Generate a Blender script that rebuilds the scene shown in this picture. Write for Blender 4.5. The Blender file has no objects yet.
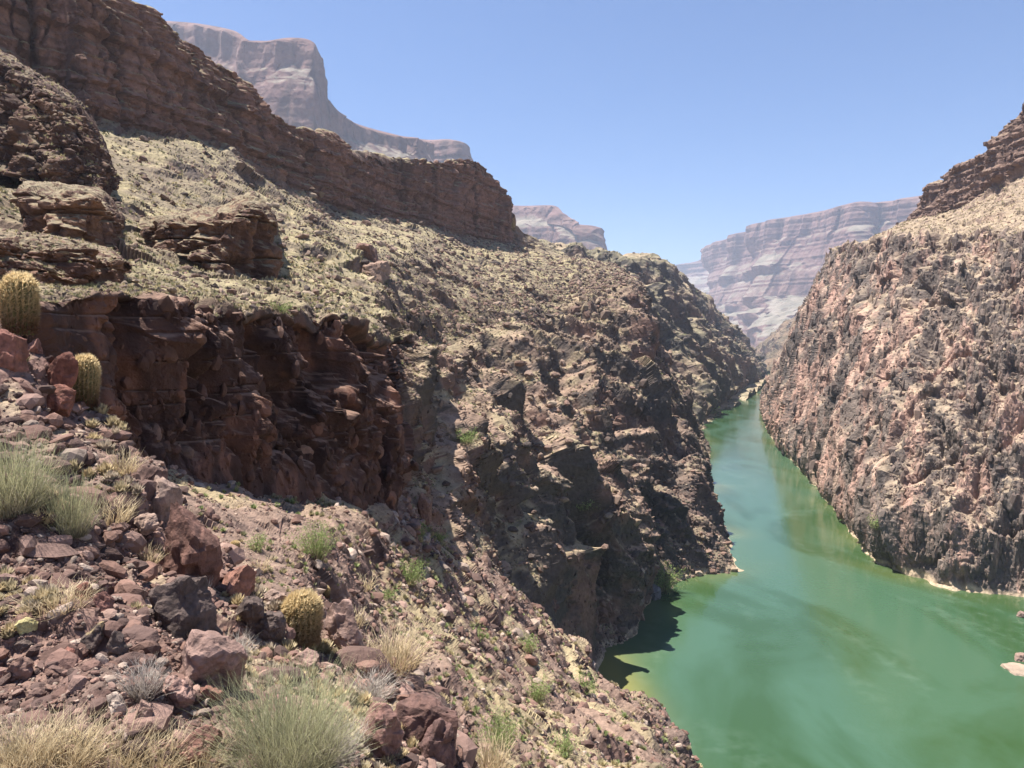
HAZE = True
import bpy, math, random
import numpy as np
from concurrent.futures import ThreadPoolExecutor
from mathutils import Vector

T00 = __import__('time').time()
random.seed(7)
RNG = np.random.default_rng(11)
F32 = np.float32
scene = bpy.context.scene
col = scene.collection

# ------------------------------------------------------------------ camera
CAM = np.array([0.0, 0.0, 90.0])
FOC = 740.0
PITCH = math.atan(49.0 / FOC)
cp, sp_ = math.cos(PITCH), math.sin(PITCH)
AX_R = np.array([1.0, 0, 0]); AX_F = np.array([0, cp, -sp_]); AX_U = np.array([0, sp_, cp])
cam_d = bpy.data.cameras.new('camera'); cam = bpy.data.objects.new('camera', cam_d); col.objects.link(cam)
cam.location = CAM; cam.rotation_euler = (math.pi / 2 - PITCH, 0, 0)
cam_d.sensor_width = 36; cam_d.lens = FOC / 1024 * 36
cam_d.clip_start = 0.05; cam_d.clip_end = 60000
scene.camera = cam

def at(px, py, D):
    """world point seen in direction (px,py) at distance D along the view axis"""
    px = np.asarray(px, float); py = np.asarray(py, float); D = np.asarray(D, float)
    return CAM + (D[..., None] * (((px - 512) / FOC)[..., None] * AX_R + ((384 - py) / FOC)[..., None] * AX_U + AX_F))

def water_depth(px, py, z=0.0):
    d = (384 - py) / FOC * AX_U[2] + AX_F[2]
    return (z - CAM[2]) / d

def project(P):
    Q = P - CAM
    D = Q @ AX_F
    Ds = np.where(D > 0.05, D, 0.05)
    return 512 + FOC * (Q @ AX_R) / Ds, 384 - FOC * (Q @ AX_U) / Ds, D

# ------------------------------------------------------------------ noise
_perm = np.random.default_rng(3).permutation(4096).astype(np.int32)
_perm = np.concatenate([_perm, _perm])
_g = np.random.default_rng(4).normal(size=(4096, 3)); _g /= np.linalg.norm(_g, axis=1)[:, None]
_g = _g.astype(F32)
_r1 = np.random.default_rng(5).random((4096, 4)).astype(F32)
POOL = ThreadPoolExecutor(4)

def _hash(ix, iy, iz):
    return _perm[(_perm[(_perm[ix & 4095] + iy) & 4095] + iz) & 4095]

def _perlin(p):
    fl = np.floor(p); i = fl.astype(np.int32); f = (p - fl).astype(F32)
    ix, iy, iz = i[:, 0], i[:, 1], i[:, 2]
    w = f * f * f * (f * (f * 6 - 15) + 10)
    res = np.zeros(len(p), F32)
    for dx in (0, 1):
        wx = w[:, 0] if dx else 1 - w[:, 0]
        for dy in (0, 1):
            wy = w[:, 1] if dy else 1 - w[:, 1]
            for dz in (0, 1):
                wz = w[:, 2] if dz else 1 - w[:, 2]
                g = _g[_hash(ix + dx, iy + dy, iz + dz)]
                res += wx * wy * wz * (g[:, 0] * (f[:, 0] - dx) + g[:, 1] * (f[:, 1] - dy) + g[:, 2] * (f[:, 2] - dz))
    return res * 1.6

def _block(p):
    """faceted cells: nearest of 8 jittered cell points, each cell its own height and tilted face; -1..1
    a 4th column gives the width over which neighbouring cells are blended"""
    bw = p[:, 3].astype(F32) if p.shape[1] == 4 else F32(.16)
    p = p[:, :3]
    q = p + 0.5
    fl = np.floor(q - 0.5); i = fl.astype(np.int32); f = (q - fl).astype(F32)
    best = np.full(len(p), 9.0, F32); sec = np.full(len(p), 9.0, F32); val = np.zeros(len(p), F32); v2 = np.zeros(len(p), F32)
    for dx in (0, 1):
        for dy in (0, 1):
            for dz in (0, 1):
                h = _hash(i[:, 0] + dx, i[:, 1] + dy, i[:, 2] + dz)
                r = _r1[h]; g = _g[h]
                vx = f[:, 0] - dx - (r[:, 0] * .9 + .05); vy = f[:, 1] - dy - (r[:, 1] * .9 + .05); vz = f[:, 2] - dz - (r[:, 2] * .9 + .05)
                d = vx * vx + vy * vy + vz * vz
                c = (r[:, 3] - .5) * 1.3 + (g[:, 0] * vx + g[:, 1] * vy + g[:, 2] * vz) * .9
                m = d < best; m2 = (~m) & (d < sec)
                sec = np.where(m, best, np.where(m2, d, sec)); v2 = np.where(m, val, np.where(m2, c, v2))
                best = np.where(m, d, best); val = np.where(m, c, val)
    e = np.clip((np.sqrt(sec) - np.sqrt(best)) / bw, 0, 1)
    return val * (.5 + .5 * e) + v2 * (.5 - .5 * e) - (1 - e) * .12

def _par(fn, p, n=60000):
    p = np.asarray(p)
    if len(p) <= n: return fn(p) if len(p) else np.zeros(0, F32)
    return np.concatenate(list(POOL.map(fn, [p[k:k + n] for k in range(0, len(p), n)])))

def perlin(p): return _par(_perlin, p)
def block(p): return _par(_block, p)

def fbm(p, lam, octs=4, gain=.5, ridged=False):
    out = np.zeros(len(p), F32); a = 1.0
    for o in range(octs):
        n = perlin(p / lam * (2 ** o) + 17.3 * o)
        out += a * ((1 - 2 * np.abs(n)) if ridged else n); a *= gain
    return out

def sstep(a, b, x):
    t = np.clip((x - a) / (b - a), 0, 1); return t * t * (3 - 2 * t)

LODD = [None]; SPC = [None]
def lod(dist, lam, px=2.2):
    """1 where a feature of size lam is bigger than a few pixels as seen from the photo's distance"""
    if LODD[0] is not None and len(LODD[0]) == len(dist): dist = LODD[0]
    s = dist * px / FOC
    return sstep(s * .7, s * 1.8, lam)

def squash(P, n, k):
    n = np.asarray(n, float); n = n / np.linalg.norm(n)
    return P + (k - 1) * (P @ n)[:, None] * n

def masked(fn, P, w):
    out = np.zeros(len(P), F32); m = w > .01
    if m.any(): out[m] = fn(P[m]) * w[m]
    return out

# ------------------------------------------------------------------ lofted land surfaces
def pchip(y, t):
    """y (n,k) at integer knots, sampled at t, shape preserving"""
    n = len(y); d = np.diff(y, axis=0)
    m = np.zeros_like(y)
    if n > 2:
        a, b = d[:-1], d[1:]
        m[1:-1] = np.where(a * b > 0, 2 * a * b / np.where(np.abs(a + b) > 1e-12, a + b, 1), 0)
    m[0], m[-1] = d[0], d[-1]
    i = np.clip(np.floor(t).astype(int), 0, n - 2); f = (t - i)[:, None]
    h00 = 2 * f ** 3 - 3 * f ** 2 + 1; h10 = f ** 3 - 2 * f ** 2 + f; h01 = -2 * f ** 3 + 3 * f ** 2; h11 = f ** 3 - f ** 2
    sh = lambda A: A[i].reshape(len(t), -1)
    r = h00 * sh(y) + h10 * sh(m) + h01 * sh(y[1:] if False else np.vstack([y[1:], y[-1:]])) + h11 * sh(np.vstack([m[1:], m[-1:]]))
    return r

def catmull(y, t):
    n = len(y); m = np.zeros_like(y)
    if n > 2: m[1:-1] = (y[2:] - y[:-2]) / 2
    m[0] = y[1] - y[0]; m[-1] = y[-1] - y[-2]
    i = np.clip(np.floor(t).astype(int), 0, n - 2); f = (t - i)[:, None]
    h00 = 2 * f ** 3 - 3 * f ** 2 + 1; h10 = f ** 3 - 2 * f ** 2 + f; h01 = -2 * f ** 3 + 3 * f ** 2; h11 = f ** 3 - f ** 2
    return h00 * y[i] + h10 * m[i] + h01 * y[i + 1] + h11 * m[i + 1]

def loft(table, dens=1.3, lin_rows=True, cap=420, minseg=5):
    """table: list of columns, each a list of rows (px,py,D) -> P (nu,nv,3), ucoord, vcoord"""
    T = np.array([[(a[0], a[1], 1.0 / (a[2] if a[2] is not None else water_depth(a[0], a[1]))) for a in c] for c in table], float)
    nc, nr = T.shape[:2]
    def inview(q): return (q[..., 0] > -60) & (q[..., 0] < 1084) & (q[..., 1] > -60) & (q[..., 1] < 830)
    def counts(A):  # along axis 0
        out = []
        for i in range(len(A) - 1):
            a, b = A[i], A[i + 1]
            L = np.hypot(a[:, 0] - b[:, 0], a[:, 1] - b[:, 1])
            v = inview(a) | inview(b)
            Lm = np.percentile(L[v], 80) if v.any() else L.max() * .12
            Dm = 1 / np.maximum(a[:, 2], b[:, 2]); dD = np.abs(1 / a[:, 2] - 1 / b[:, 2]) / Dm * 95
            Lm = max(Lm, (np.percentile(dD[v], 80) if v.any() else 0))
            out.append(int(np.clip(Lm * dens, minseg, cap)))
        return out
    cu = counts(T); cv = counts(np.swapaxes(T, 0, 1))
    tu = np.concatenate([i + np.arange(c) / c for i, c in enumerate(cu)] + [[nc - 1]])
    tv = np.concatenate([i + np.arange(c) / c for i, c in enumerate(cv)] + [[nr - 1]])
    A = catmull(T.reshape(nc, -1), tu).reshape(len(tu), nr, 3)
    # keep inverse depth inside the range of its neighbours
    iz = pchip(T[:, :, 2], tu); A[:, :, 2] = iz
    B = np.swapaxes(A, 0, 1).reshape(nr, -1)
    G = (pchip(B, tv) if not lin_rows else None)
    if G is None:
        i = np.clip(np.floor(tv).astype(int), 0, nr - 2); f = (tv - i)[:, None]
        G = (.45 * ((1 - f) * B[i] + f * B[i + 1]) + .55 * pchip(B, tv))
    G = np.swapaxes(G.reshape(len(tv), len(tu), 3), 0, 1)
    P = at(G[..., 0], G[..., 1], 1.0 / G[..., 2])
    return P, tu, tv

def grid_normals(P):
    du = np.gradient(P, axis=0); dv = np.gradient(P, axis=1)
    N = np.cross(du, dv); L = np.linalg.norm(N, axis=2, keepdims=True); N = N / np.maximum(L, 1e-12)
    return N

def blur(A, k=1):
    for _ in range(k):
        B = A.copy()
        B[1:-1] = (A[:-2] + 2 * A[1:-1] + A[2:]) / 4; A = B.copy()
        A[:, 1:-1] = (B[:, :-2] + 2 * B[:, 1:-1] + B[:, 2:]) / 4
    return A

def mesh_from(name, V, Fq, mat, colors=None, smooth=False, tri=None, parent=None, link=True):
    me = bpy.data.meshes.new(name)
    nq = 0 if Fq is None else len(Fq); nt = 0 if tri is None else len(tri)
    me.vertices.add(len(V)); me.vertices.foreach_set('co', np.ascontiguousarray(V, F32).ravel())
    idx = []; ls = []; s = 0
    if nq: idx.append(np.asarray(Fq, np.int32).ravel()); ls.append(np.arange(nq) * 4); s = nq * 4
    if nt: idx.append(np.asarray(tri, np.int32).ravel()); ls.append(s + np.arange(nt) * 3)
    idx = np.concatenate(idx); ls = np.concatenate(ls).astype(np.int32)
    me.loops.add(len(idx)); me.loops.foreach_set('vertex_index', idx)
    me.polygons.add(nq + nt); me.polygons.foreach_set('loop_start', ls)
    me.update(calc_edges=True)
    me.polygons.foreach_set('use_smooth', np.full(nq + nt, smooth))
    if colors is not None:
        ca = me.color_attributes.new('Col', 'FLOAT_COLOR', 'POINT')
        c4 = np.ones((len(V), 4), F32); c4[:, :3] = colors; ca.data.foreach_set('color', c4.ravel())
    if mat: me.materials.append(mat)
    o = bpy.data.objects.new(name, me)
    if link: col.objects.link(o)
    if parent: o.parent = parent
    return o

PATCH = {}; PCOL = {}
def grid_faces(nu, nv):
    a = np.arange(nu * nv).reshape(nu, nv)
    return np.stack([a[:-1, :-1], a[1:, :-1], a[1:, 1:], a[:-1, 1:]], -1).reshape(-1, 4)

def land(name, table, shape_fn, colour_fn, mat, dens=1.3, smooth=False, lin_rows=True, prenoise=None):
    P, tu, tv = loft(table, dens, lin_rows)
    nu, nv = P.shape[:2]
    N = grid_normals(P)
    toC = CAM - P
    if (np.einsum('ijk,ijk->ij', N, toC) > 0).mean() < .5: N = -N
    N = blur(N, 6); N /= np.maximum(np.linalg.norm(N, axis=2, keepdims=True), 1e-9)
    Pf = P.reshape(-1, 3); Nf = N.reshape(-1, 3)
    U = np.repeat(tu, nv); V = np.tile(tv, nu)
    dist = np.linalg.norm(Pf - CAM, axis=1)
    sp = np.zeros((nu, nv))
    a = np.linalg.norm(np.diff(P, axis=0), axis=2); sp[:-1] = a; sp[-1] = a[-1]
    a = np.linalg.norm(np.diff(P, axis=1), axis=2); sp[:, :-1] = np.maximum(sp[:, :-1], a)
    SPC[0] = sp.ravel()
    LODD[0] = np.maximum(dist, sp.ravel() * 1.5 * FOC / 2.2)
    disp = shape_fn(Pf, Nf, U, V, dist)
    if isinstance(disp, tuple):
        H = Nf * (1 - disp[1][:, None] * np.array([0, 0, 1.])); H /= np.maximum(np.linalg.norm(H, axis=1, keepdims=True), .3); disp = disp[0][:, None] * H
    if disp.ndim == 1: disp = disp[:, None] * Nf
    Q = Pf + disp
    N2 = grid_normals(Q.reshape(nu, nv, 3))
    if (N2 * N).sum() < 0: N2 = -N2
    Nd = blur(N2, 1).reshape(-1, 3); Nd /= np.maximum(np.linalg.norm(Nd, axis=1, keepdims=True), 1e-9)
    LODD[0] = None
    C = colour_fn(Q, Nd, U, V, dist)
    Fq = grid_faces(nu, nv)
    o = mesh_from(name, Q, Fq, mat, C, smooth)
    print('LAND', name, nu, nv, len(Q), round(__import__('time').time() - T00, 1), flush=True)
    PATCH[name] = (Q, Nd, U, V, nu, nv)
    o['kind'] = 'structure'; PCOL[name] = C
    return o

def lerp(a, b, t): 
    t = np.asarray(t)
    return np.asarray(a) * (1 - t[:, None]) + np.asarray(b) * t[:, None]

def rowval(V, vals):
    return np.interp(V, np.arange(len(vals)), vals)
# ------------------------------------------------------------------ materials
def nt(name):
    m = bpy.data.materials.new(name); m.use_nodes = True
    t = m.node_tree; b = t.nodes['Principled BSDF']; return m, t, b

def land_mat(name, scale, bump, rough=.95, var=.35):
    """albedo comes from the surface's own rock / soil map, broken up by two procedural noises"""
    m, t, b = nt(name); N, L = t.nodes, t.links
    ca = N.new('ShaderNodeVertexColor'); ca.layer_name = 'Col'
    tc = N.new('ShaderNodeTexCoord')
    n1 = N.new('ShaderNodeTexNoise'); n1.inputs['Scale'].default_value = scale; n1.inputs['Detail'].default_value = 8; n1.inputs['Roughness'].default_value = .75
    n2 = N.new('ShaderNodeTexVoronoi'); n2.inputs['Scale'].default_value = scale * 1.7
    L.new(tc.outputs['Object'], n1.inputs['Vector']); L.new(tc.outputs['Object'], n2.inputs['Vector'])
    mr = N.new('ShaderNodeMapRange'); mr.inputs[1].default_value = .3; mr.inputs[2].default_value = .7
    mr.inputs[3].default_value = 1 - var; mr.inputs[4].default_value = 1 + var
    L.new(n1.outputs['Fac'], mr.inputs[0])
    mx = N.new('ShaderNodeMix'); mx.data_type = 'RGBA'; mx.blend_type = 'MULTIPLY'; mx.inputs[0].default_value = 1
    L.new(ca.outputs['Color'], mx.inputs[6]); L.new(mr.outputs[0], mx.inputs[7])
    L.new(mx.outputs[2], b.inputs['Base Color'])
    b.inputs['Roughness'].default_value = rough; b.inputs['Specular IOR Level'].default_value = .25
    ad = N.new('ShaderNodeMath'); ad.operation = 'MULTIPLY_ADD'; ad.inputs[1].default_value = .6
    L.new(n2.outputs['Distance'], ad.inputs[0]); L.new(n1.outputs['Fac'], ad.inputs[2])
    bp = N.new('ShaderNodeBump'); bp.inputs['Strength'].default_value = 1; bp.inputs['Distance'].default_value = bump
    L.new(ad.outputs[0], bp.inputs['Height']); L.new(bp.outputs[0], b.inputs['Normal'])
    return m

def plain_mat(name, c, rough=.8, scale=6, var=.25, bump=0.0, trans=0.0):
    m, t, b = nt(name); N, L = t.nodes, t.links
    tc = N.new('ShaderNodeTexCoord'); n1 = N.new('ShaderNodeTexNoise'); n1.inputs['Scale'].default_value = scale; n1.inputs['Detail'].default_value = 6
    L.new(tc.outputs['Object'], n1.inputs['Vector'])
    r = N.new('ShaderNodeValToRGB'); r.color_ramp.elements[0].position = .3; r.color_ramp.elements[1].position = .7
    r.color_ramp.elements[0].color = tuple(x * (1 - var) for x in c) + (1,); r.color_ramp.elements[1].color = tuple(min(1, x * (1 + var)) for x in c) + (1,)
    L.new(n1.outputs['Fac'], r.inputs[0]); L.new(r.outputs[0], b.inputs['Base Color'])
    b.inputs['Roughness'].default_value = rough; b.inputs['Specular IOR Level'].default_value = .25
    if bump:
        bp = N.new('ShaderNodeBump'); bp.inputs['Distance'].default_value = bump
        L.new(n1.outputs['Fac'], bp.inputs['Height']); L.new(bp.outputs[0], b.inputs['Normal'])
    if trans:
        tr = N.new('ShaderNodeBsdfTranslucent'); L.new(r.outputs[0], tr.inputs['Color'])
        ms = N.new('ShaderNodeMixShader'); ms.inputs[0].default_value = trans
        L.new(b.outputs[0], ms.inputs[1]); L.new(tr.outputs[0], ms.inputs[2]); L.new(ms.outputs[0], t.nodes['Material Output'].inputs['Surface'])
    return m

M_near = land_mat('foreground_rock_and_soil', 9, .035, var=.5)
M_slope = land_mat('rubble_slope', 2.2, .12, var=.5)
M_mid = land_mat('gorge_rock', .45, .5, var=.45)
M_far = land_mat('far_gorge_rock', .09, 2.5, var=.4)
M_mesa = land_mat('mesa_rock', .02, 6, var=.25)
# ------------------------------------------------------------------ the land
TAN = np.array([.285, .235, .138]); TAN2 = np.array([.20, .158, .104]); SOIL = np.array([.30, .205, .145]); PINK = np.array([.30, .185, .135])
RED = np.array([.20, .095, .062]); DKRED = np.array([.125, .06, .045]); VARN = np.array([.065, .05, .045]); GREY = np.array([.17, .155, .14])
SAND = np.array([.235, .135, .095]); OCHRE = np.array([.33, .20, .11])
RIVN = (-.946, .324, 0)       # across the gorge, away from the water
FOL_L = (.62, .15, .77)       # rock fabric of the left wall
FOL_R = (.80, -.55, .22)      # rock fabric of the right wall

def blk(P, lam, off=0., bmin=.12):
    bw = np.clip(4.5 * SPC[0] / lam, bmin, .95)
    w = lod(SPC[0] * 0, lam * .32)
    return block(np.concatenate([P / lam + off, bw[:, None]], 1)) * w
def cracks(P, lam, wd=.07, z=.12, off=0.):
    """thin continuous joints running down a face, 0..1"""
    n = perlin(P * np.array([1, 1, z]) / lam + off) + .12 * perlin(P / (lam * .3) + off)
    return np.exp(-(n / wd) ** 2)
def rough_rock(P, dist, top=16., low=.03, amp=.16, fol=None, k=2.2, wt=None, blk=.7):
    """a cascade of cracked blocks and lumps, every size down to what can be seen"""
    Q = squash(P, fol, k) if fol is not None else P
    wx = np.stack([perlin(P / (top * .8) + 3.1), perlin(P / (top * .8) + 8.7), perlin(P / (top * .8) + 5.5)], 1) * top * .07
    Q = Q + wx
    out = np.zeros(len(P), F32); lam = top; j = 0
    while lam > low:
        w = lod(dist, lam / (k ** .6 if fol is not None else 1))
        if wt is not None: w = w * wt(lam)
        if (w > .01).any():
            a = amp * lam
            bw = np.clip(3.2 * SPC[0] / lam, .11, .95) if SPC[0] is not None and len(SPC[0]) == len(P) else np.full(len(P), .16)
            m = w > .01; o = np.zeros(len(P), F32); o[m] = block(np.concatenate([Q[m] / lam + 31.7 * j, bw[m, None]], 1)) * w[m]
            out += o * a * blk
            out += masked(lambda X: perlin(X / (lam * .9) + 11.3 * j), Q, w) * a * (1 - blk) * 1.4
        lam /= 2.05; j += 1
    return out

# ---------------------------------------------------------------- main left wall
# rows: back, cliff top, cliff base, upper bench, bench, rim, below rim, gorge, low gorge, foot, under water
LW = [
 [(-260,-120,190),(-250,-230,160),(-250,-10,160),(-250,110,90),(-250,200,50),(-250,285,21),(-250,300,20),(-250,350,19.5),(-250,400,19),(-250,470,18),(-250,560,17)],
 [(-20,10,260),(0,-70,197),(0,95,195),(0,190,110),(0,240,60),(10,300,19),(10,312,18.7),(10,360,18.5),(10,400,18.3),(10,450,18),(10,520,17)],
 [(90,20,280),(90,-30,216),(110,120,214),(100,205,120),(120,250,70),(120,298,24),(120,308,23.8),(122,370,23.8),(125,420,23.5),(128,470,23),(130,540,22)],
 [(185,80,330),(195,43,264),(219,142,258),(195,215,150),(200,262,80),(205,309,29.5),(206,320,29),(214,390,29),(217,430,29),(220,478,28.6),(222,540,28)],
 [(270,150,400),(289,121,332),(293,186,325),(290,225,210),(290,275,110),(280,318,38),(281,329,37),(292,390,37),(300,440,37),(308,492,37),(310,560,36)],
 [(320,160,440),(330,140,372),(332,207,365),(335,240,230),(335,285,120),(342,322,43.5),(345,336,43),(362,400,43.5),(374,450,43.5),(382,503,44),(385,570,43)],
 [(360,165,480),(370,149,412),(370,214,405),(375,250,250),(375,300,120),(378,345,52),(387,368,50),(393,420,48),(395,465,47),(398,515,47),(400,590,47)],
 [(390,170,520),(400,156,442),(400,219,435),(400,260,260),(402,310,175),(398,340,118),(400,375,98),(405,430,74),(408,480,69),(412,545,67),(420,620,66)],
 [(430,180,570),(440,162,492),(440,227,485),(440,265,345),(445,310,255),(445,345,205),(450,390,160),(455,450,128),(460,520,104),(475,600,88),(485,680,87)],
 [(470,185,640),(478,161,540),(468,235,535),(480,262,430),(490,292,360),(495,335,295),(500,400,222),(505,460,180),(512,540,148),(540,640,130),(560,720,128)],
 [(515,250,690),(510,197,600),(510,243,595),(520,262,490),(535,290,415),(545,325,355),(555,390,288),(560,450,245),(568,560,214),(598,660,None),(605,700,195)],
 [(520,255,740),(513,222,650),(512,245,640),(552,262,560),(570,280,490),(583,300,435),(592,370,340),(600,440,272),(610,550,228),(628,640,None),(640,680,208)],
 [(590,262,800),(565,256,740),(575,258,700),(590,264,610),(605,274,510),(618,292,440),(625,370,350),(630,440,300),(640,520,268),(650,597,None),(660,625,245)],
 [(610,265,830),(590,260,780),(600,262,740),(615,268,660),(632,280,560),(645,300,500),(652,370,400),(668,430,330),(680,500,290),(690,578,None),(700,600,262)],
 [(620,268,850),(600,262,800),(610,264,760),(625,272,680),(640,286,575),(652,320,510),(664,395,410),(692,450,335),(714,505,298),(735,571,None),(748,590,268)],
 [(622,270,850),(602,264,810),(612,268,780),(627,276,690),(641,288,580),(655,345,530),(670,395,470),(688,435,430),(702,468,412),(713,493,None),(735,510,390)],
 [(624,272,850),(604,266,830),(614,270,790),(629,280,700),(643,288,600),(650,317,570),(674,372,560),(687,403,558),(699,432,556),(709,452,None),(725,462,540)],
 [(626,276,860),(606,270,840),(616,276,800),(630,284,740),(638,292,680),(645,318,670),(664,365,660),(678,395,655),(690,418,650),(699,434,None),(712,444,640)],
 [(560,276,1000),(560,270,940),(570,276,900),(585,284,860),(600,300,830),(620,330,800),(640,365,780),(652,385,770),(660,400,765),(670,424,None),(690,432,730)],
]
def lw_shape(P, N, U, V, dist):
    cliff = sstep(.75, 1.05, V) * (1 - sstep(1.95, 2.15, V)) * (1 - sstep(9.7, 10.3, U))
    lowcl = sstep(4.95, 5.15, V) * (1 - sstep(6.9, 7.3, U))
    gorge = sstep(4.6, 5.6, V) * (1 - lowcl) * sstep(6.4, 7.3, U)
    bench = np.clip(1 - cliff - lowcl - gorge, 0, 1)
    # sandstone band: ledges following the beds, with vertical joints and alcoves
    z = P[:, 2]
    warp = perlin(P / 40.) * 2
    beds = np.interp((z + warp) % 97, np.arange(0, 97, 1.9), np.random.default_rng(2).random(52) * 2 - 1)
    beds2 = np.interp((z + warp * .5) % 53, np.arange(0, 53, .7), np.random.default_rng(8).random(76) * 2 - 1)
    Pj = P * np.array([1, 1, .12])
    jo = blk(Pj, 34, 8)
    beds = np.interp((z + warp + jo * 3) % 97, np.repeat(np.arange(0, 97, 2.6), 2)[1:], np.repeat(np.random.default_rng(2).random(38) * 2 - 1, 2)[:-1])
    nose = 1 - .7 * sstep(8.0, 9.4, U)
    d = cliff * (beds * 1.9 + beds2 * .6 + (jo * 6 + blk(Pj, 11, 3) * 2.2 + perlin(Pj / 70) * 7) * nose - 2 * (1 - nose) - 4 * cracks(P, 26, .05) - 2 * cracks(P, 11, .05, .2, 7))
    rr = rough_rock(P, dist, 9, .08, .13, (0, 0, 1), 2.5)
    d += cliff * rr * 1.2
    # rubble bench with low ledges
    q = squash(P, (0, 0, 1), 2.0)
    ledge = blk(q, 22, 5) * 2.0 + blk(q, 10., 1) * .95
    d += bench * (ledge * 1.15 * sstep(25, 110, dist) + .95 * rough_rock(P, dist, 4.2, .05, .15, (0, 0, 1), 1.5))
    # near dark cliff: tall joints
    Pv = P * np.array([1, 1, .3])
    d += lowcl * np.clip(dist / 42, .3, 1) * (.55 + .45 * sstep(1.6, 2.4, U)) * (perlin(Pv / 9) * .6 + blk(P * np.array([1, 1, .4]), 4.5, 2) * 1.25 + blk(P * np.array([1, 1, .6]), 1.7, 9) * .6 + 2.4 * rough_rock(P * np.array([1, 1, .75]), dist, 3.0, .05, .17, (.5, .2, .6), 1.35) - 1.9 * cracks(P, 6, .06, .22) - 1.1 * cracks(P, 2.4, .07, .25, 5) - .22 * cracks(P * np.array([.25, .25, 4]), 4, .05, 1, 9))
    # gorge: gullies and ribs running down, broken fabric
    big = fbm(squash(P, (.35, .94, .0), 2.3) * np.array([1, 1, .6]), 80, 3, .55, True)
    sc = np.clip(dist / 250, .3, 1.15)
    d += gorge * (big * 12 * sc - 7 * sc + 1.25 * rough_rock(P, dist, 34, .12, .19, FOL_L, 2.0, wt=lambda l: np.clip(dist / (l * 5.5), 0, 1)))
    def cut(u, v, su, sv, dep): return -dep * np.exp(-((U - u) / su) ** 2 - ((V - v) / sv) ** 2)
    d += cut(13.3, 6.1, .45, 1.1, 16) + cut(10.1, 5.6, .4, .7, 13) + cut(7.7, 6.5, .5, 1.6, 7) + cut(12.3, 8.0, .35, .9, 9) + cut(11.3, 6.6, .3, .8, 8) + cut(9.2, 6.8, .3, .9, 6)
    d += cut(2.75, 6.6, .13, 1.3, 1.8) + cut(4.55, 5.9, .16, 1.0, 2.4) + cut(3.7, 7.2, .2, .8, 1.2)
    far = sstep(12.4, 13.6, U) * gorge; d = d * (1 - .45 * far) - 6.5 * far
    d *= (1 - .85 * sstep(7.9, 9.05, V))
    return d, np.clip(cliff + lowcl, 0, 1) * .9

def speck(P, lam, dist, thr=.2, soft=.25, off=0.):
    return sstep(thr, thr + soft, perlin(P / lam + off))

def lw_colour(P, N, U, V, dist):
    cliff = sstep(.75, 1.05, V) * (1 - sstep(1.95, 2.12, V)) * (1 - sstep(9.9, 10.6, U))
    lowcl = sstep(4.9, 5.05, V) * (1 - sstep(6.9, 7.3, U))
    gorge = sstep(4.4, 5.8, V + perlin(P / 40) * .5) * (1 - lowcl)
    flat = sstep(.5, .84, N[:, 2] + perlin(P / 3.) * .14 - .12 * sstep(.0, .4, perlin(P / 24 + 21)))
    pn = perlin(P / 30 + 4); pm = perlin(P / 7 + 9); ps = fbm(P, 1.6, 3)
    # bench
    tan = lerp(TAN, TAN2, sstep(-.3, .3, pm + .8 * pn))
    tan = tan * (1 + .25 * ps[:, None])
    rock = lerp(np.array([.17, .115, .085]), np.array([.09, .066, .055]), sstep(-.3, .4, pm + ps * .4))
    C = rock * (1 - flat[:, None]) + tan * flat[:, None]
    # gorge: dark schist, steep rock coloured darker still to deepen its shade
    red = sstep(-.1, .35, pn + .4 * pm)
    grk = lerp(np.array([.088, .069, .058]), np.array([.18, .105, .08]), red)
    dark = sstep(.0, .45, perlin(squash(P, FOL_L, 2.4) / 14 + 40) + .25 * ps)
    grk = grk * (1 - dark[:, None]) + np.array([.075, .062, .056]) * dark[:, None]
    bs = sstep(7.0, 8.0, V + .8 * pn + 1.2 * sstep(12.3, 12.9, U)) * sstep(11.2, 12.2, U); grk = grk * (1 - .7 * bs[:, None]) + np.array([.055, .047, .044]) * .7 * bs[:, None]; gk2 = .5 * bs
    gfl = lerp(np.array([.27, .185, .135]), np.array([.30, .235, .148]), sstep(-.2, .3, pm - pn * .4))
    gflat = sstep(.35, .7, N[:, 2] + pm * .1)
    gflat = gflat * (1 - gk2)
    G = grk * (1 - gflat[:, None]) + gfl * gflat[:, None]
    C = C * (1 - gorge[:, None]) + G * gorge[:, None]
    # near dark cliff
    streak = perlin(P * np.array([1, 1, .4]) / 1.1) + .5 * ps
    K = lerp(np.array([.075, .04, .032]), np.array([.165, .08, .056]), sstep(.05, .6, streak + .4 * pm))
    K = K * (1 - (sstep(.0, .4, perlin(P * np.array([1, 1, .5]) / 2.5 + 6)) * .5)[:, None])
    kf = sstep(.5, .85, N[:, 2])
    K = K * (1 - kf[:, None]) + PINK * .8 * kf[:, None]
    C = C * (1 - lowcl[:, None]) + K * lowcl[:, None]
    # sandstone band
    zz = P[:, 2] + perlin(P / 30)
    b = np.interp(zz % 61, np.arange(0, 61, 1.2), np.random.default_rng(6).random(51))
    S = lerp(np.array([.165, .088, .064]), np.array([.215, .122, .09]), b) * (1 + .25 * pn)[:, None]
    st = sstep(.1, .5, perlin(P * np.array([1, 1, .1]) / 8 + 2))
    S = S * (1 - .45 * st[:, None])
    sf = sstep(.55, .85, N[:, 2])
    S = S * (1 - sf[:, None]) + TAN * .8 * sf[:, None]
    C = C * (1 - cliff[:, None]) + S * cliff[:, None]
    # pale silt line at the water
    shore = (1 - sstep(.8, 2.6, P[:, 2] + 1.2 * pm)) * sstep(8, 8.6, V)
    C = C * (1 - shore[:, None]) + np.array([.36, .28, .19]) * shore[:, None]
    return np.clip(C, .02, .8)
land('left_canyon_wall', LW, lw_shape, lw_colour, M_mid, 1.45)

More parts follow.
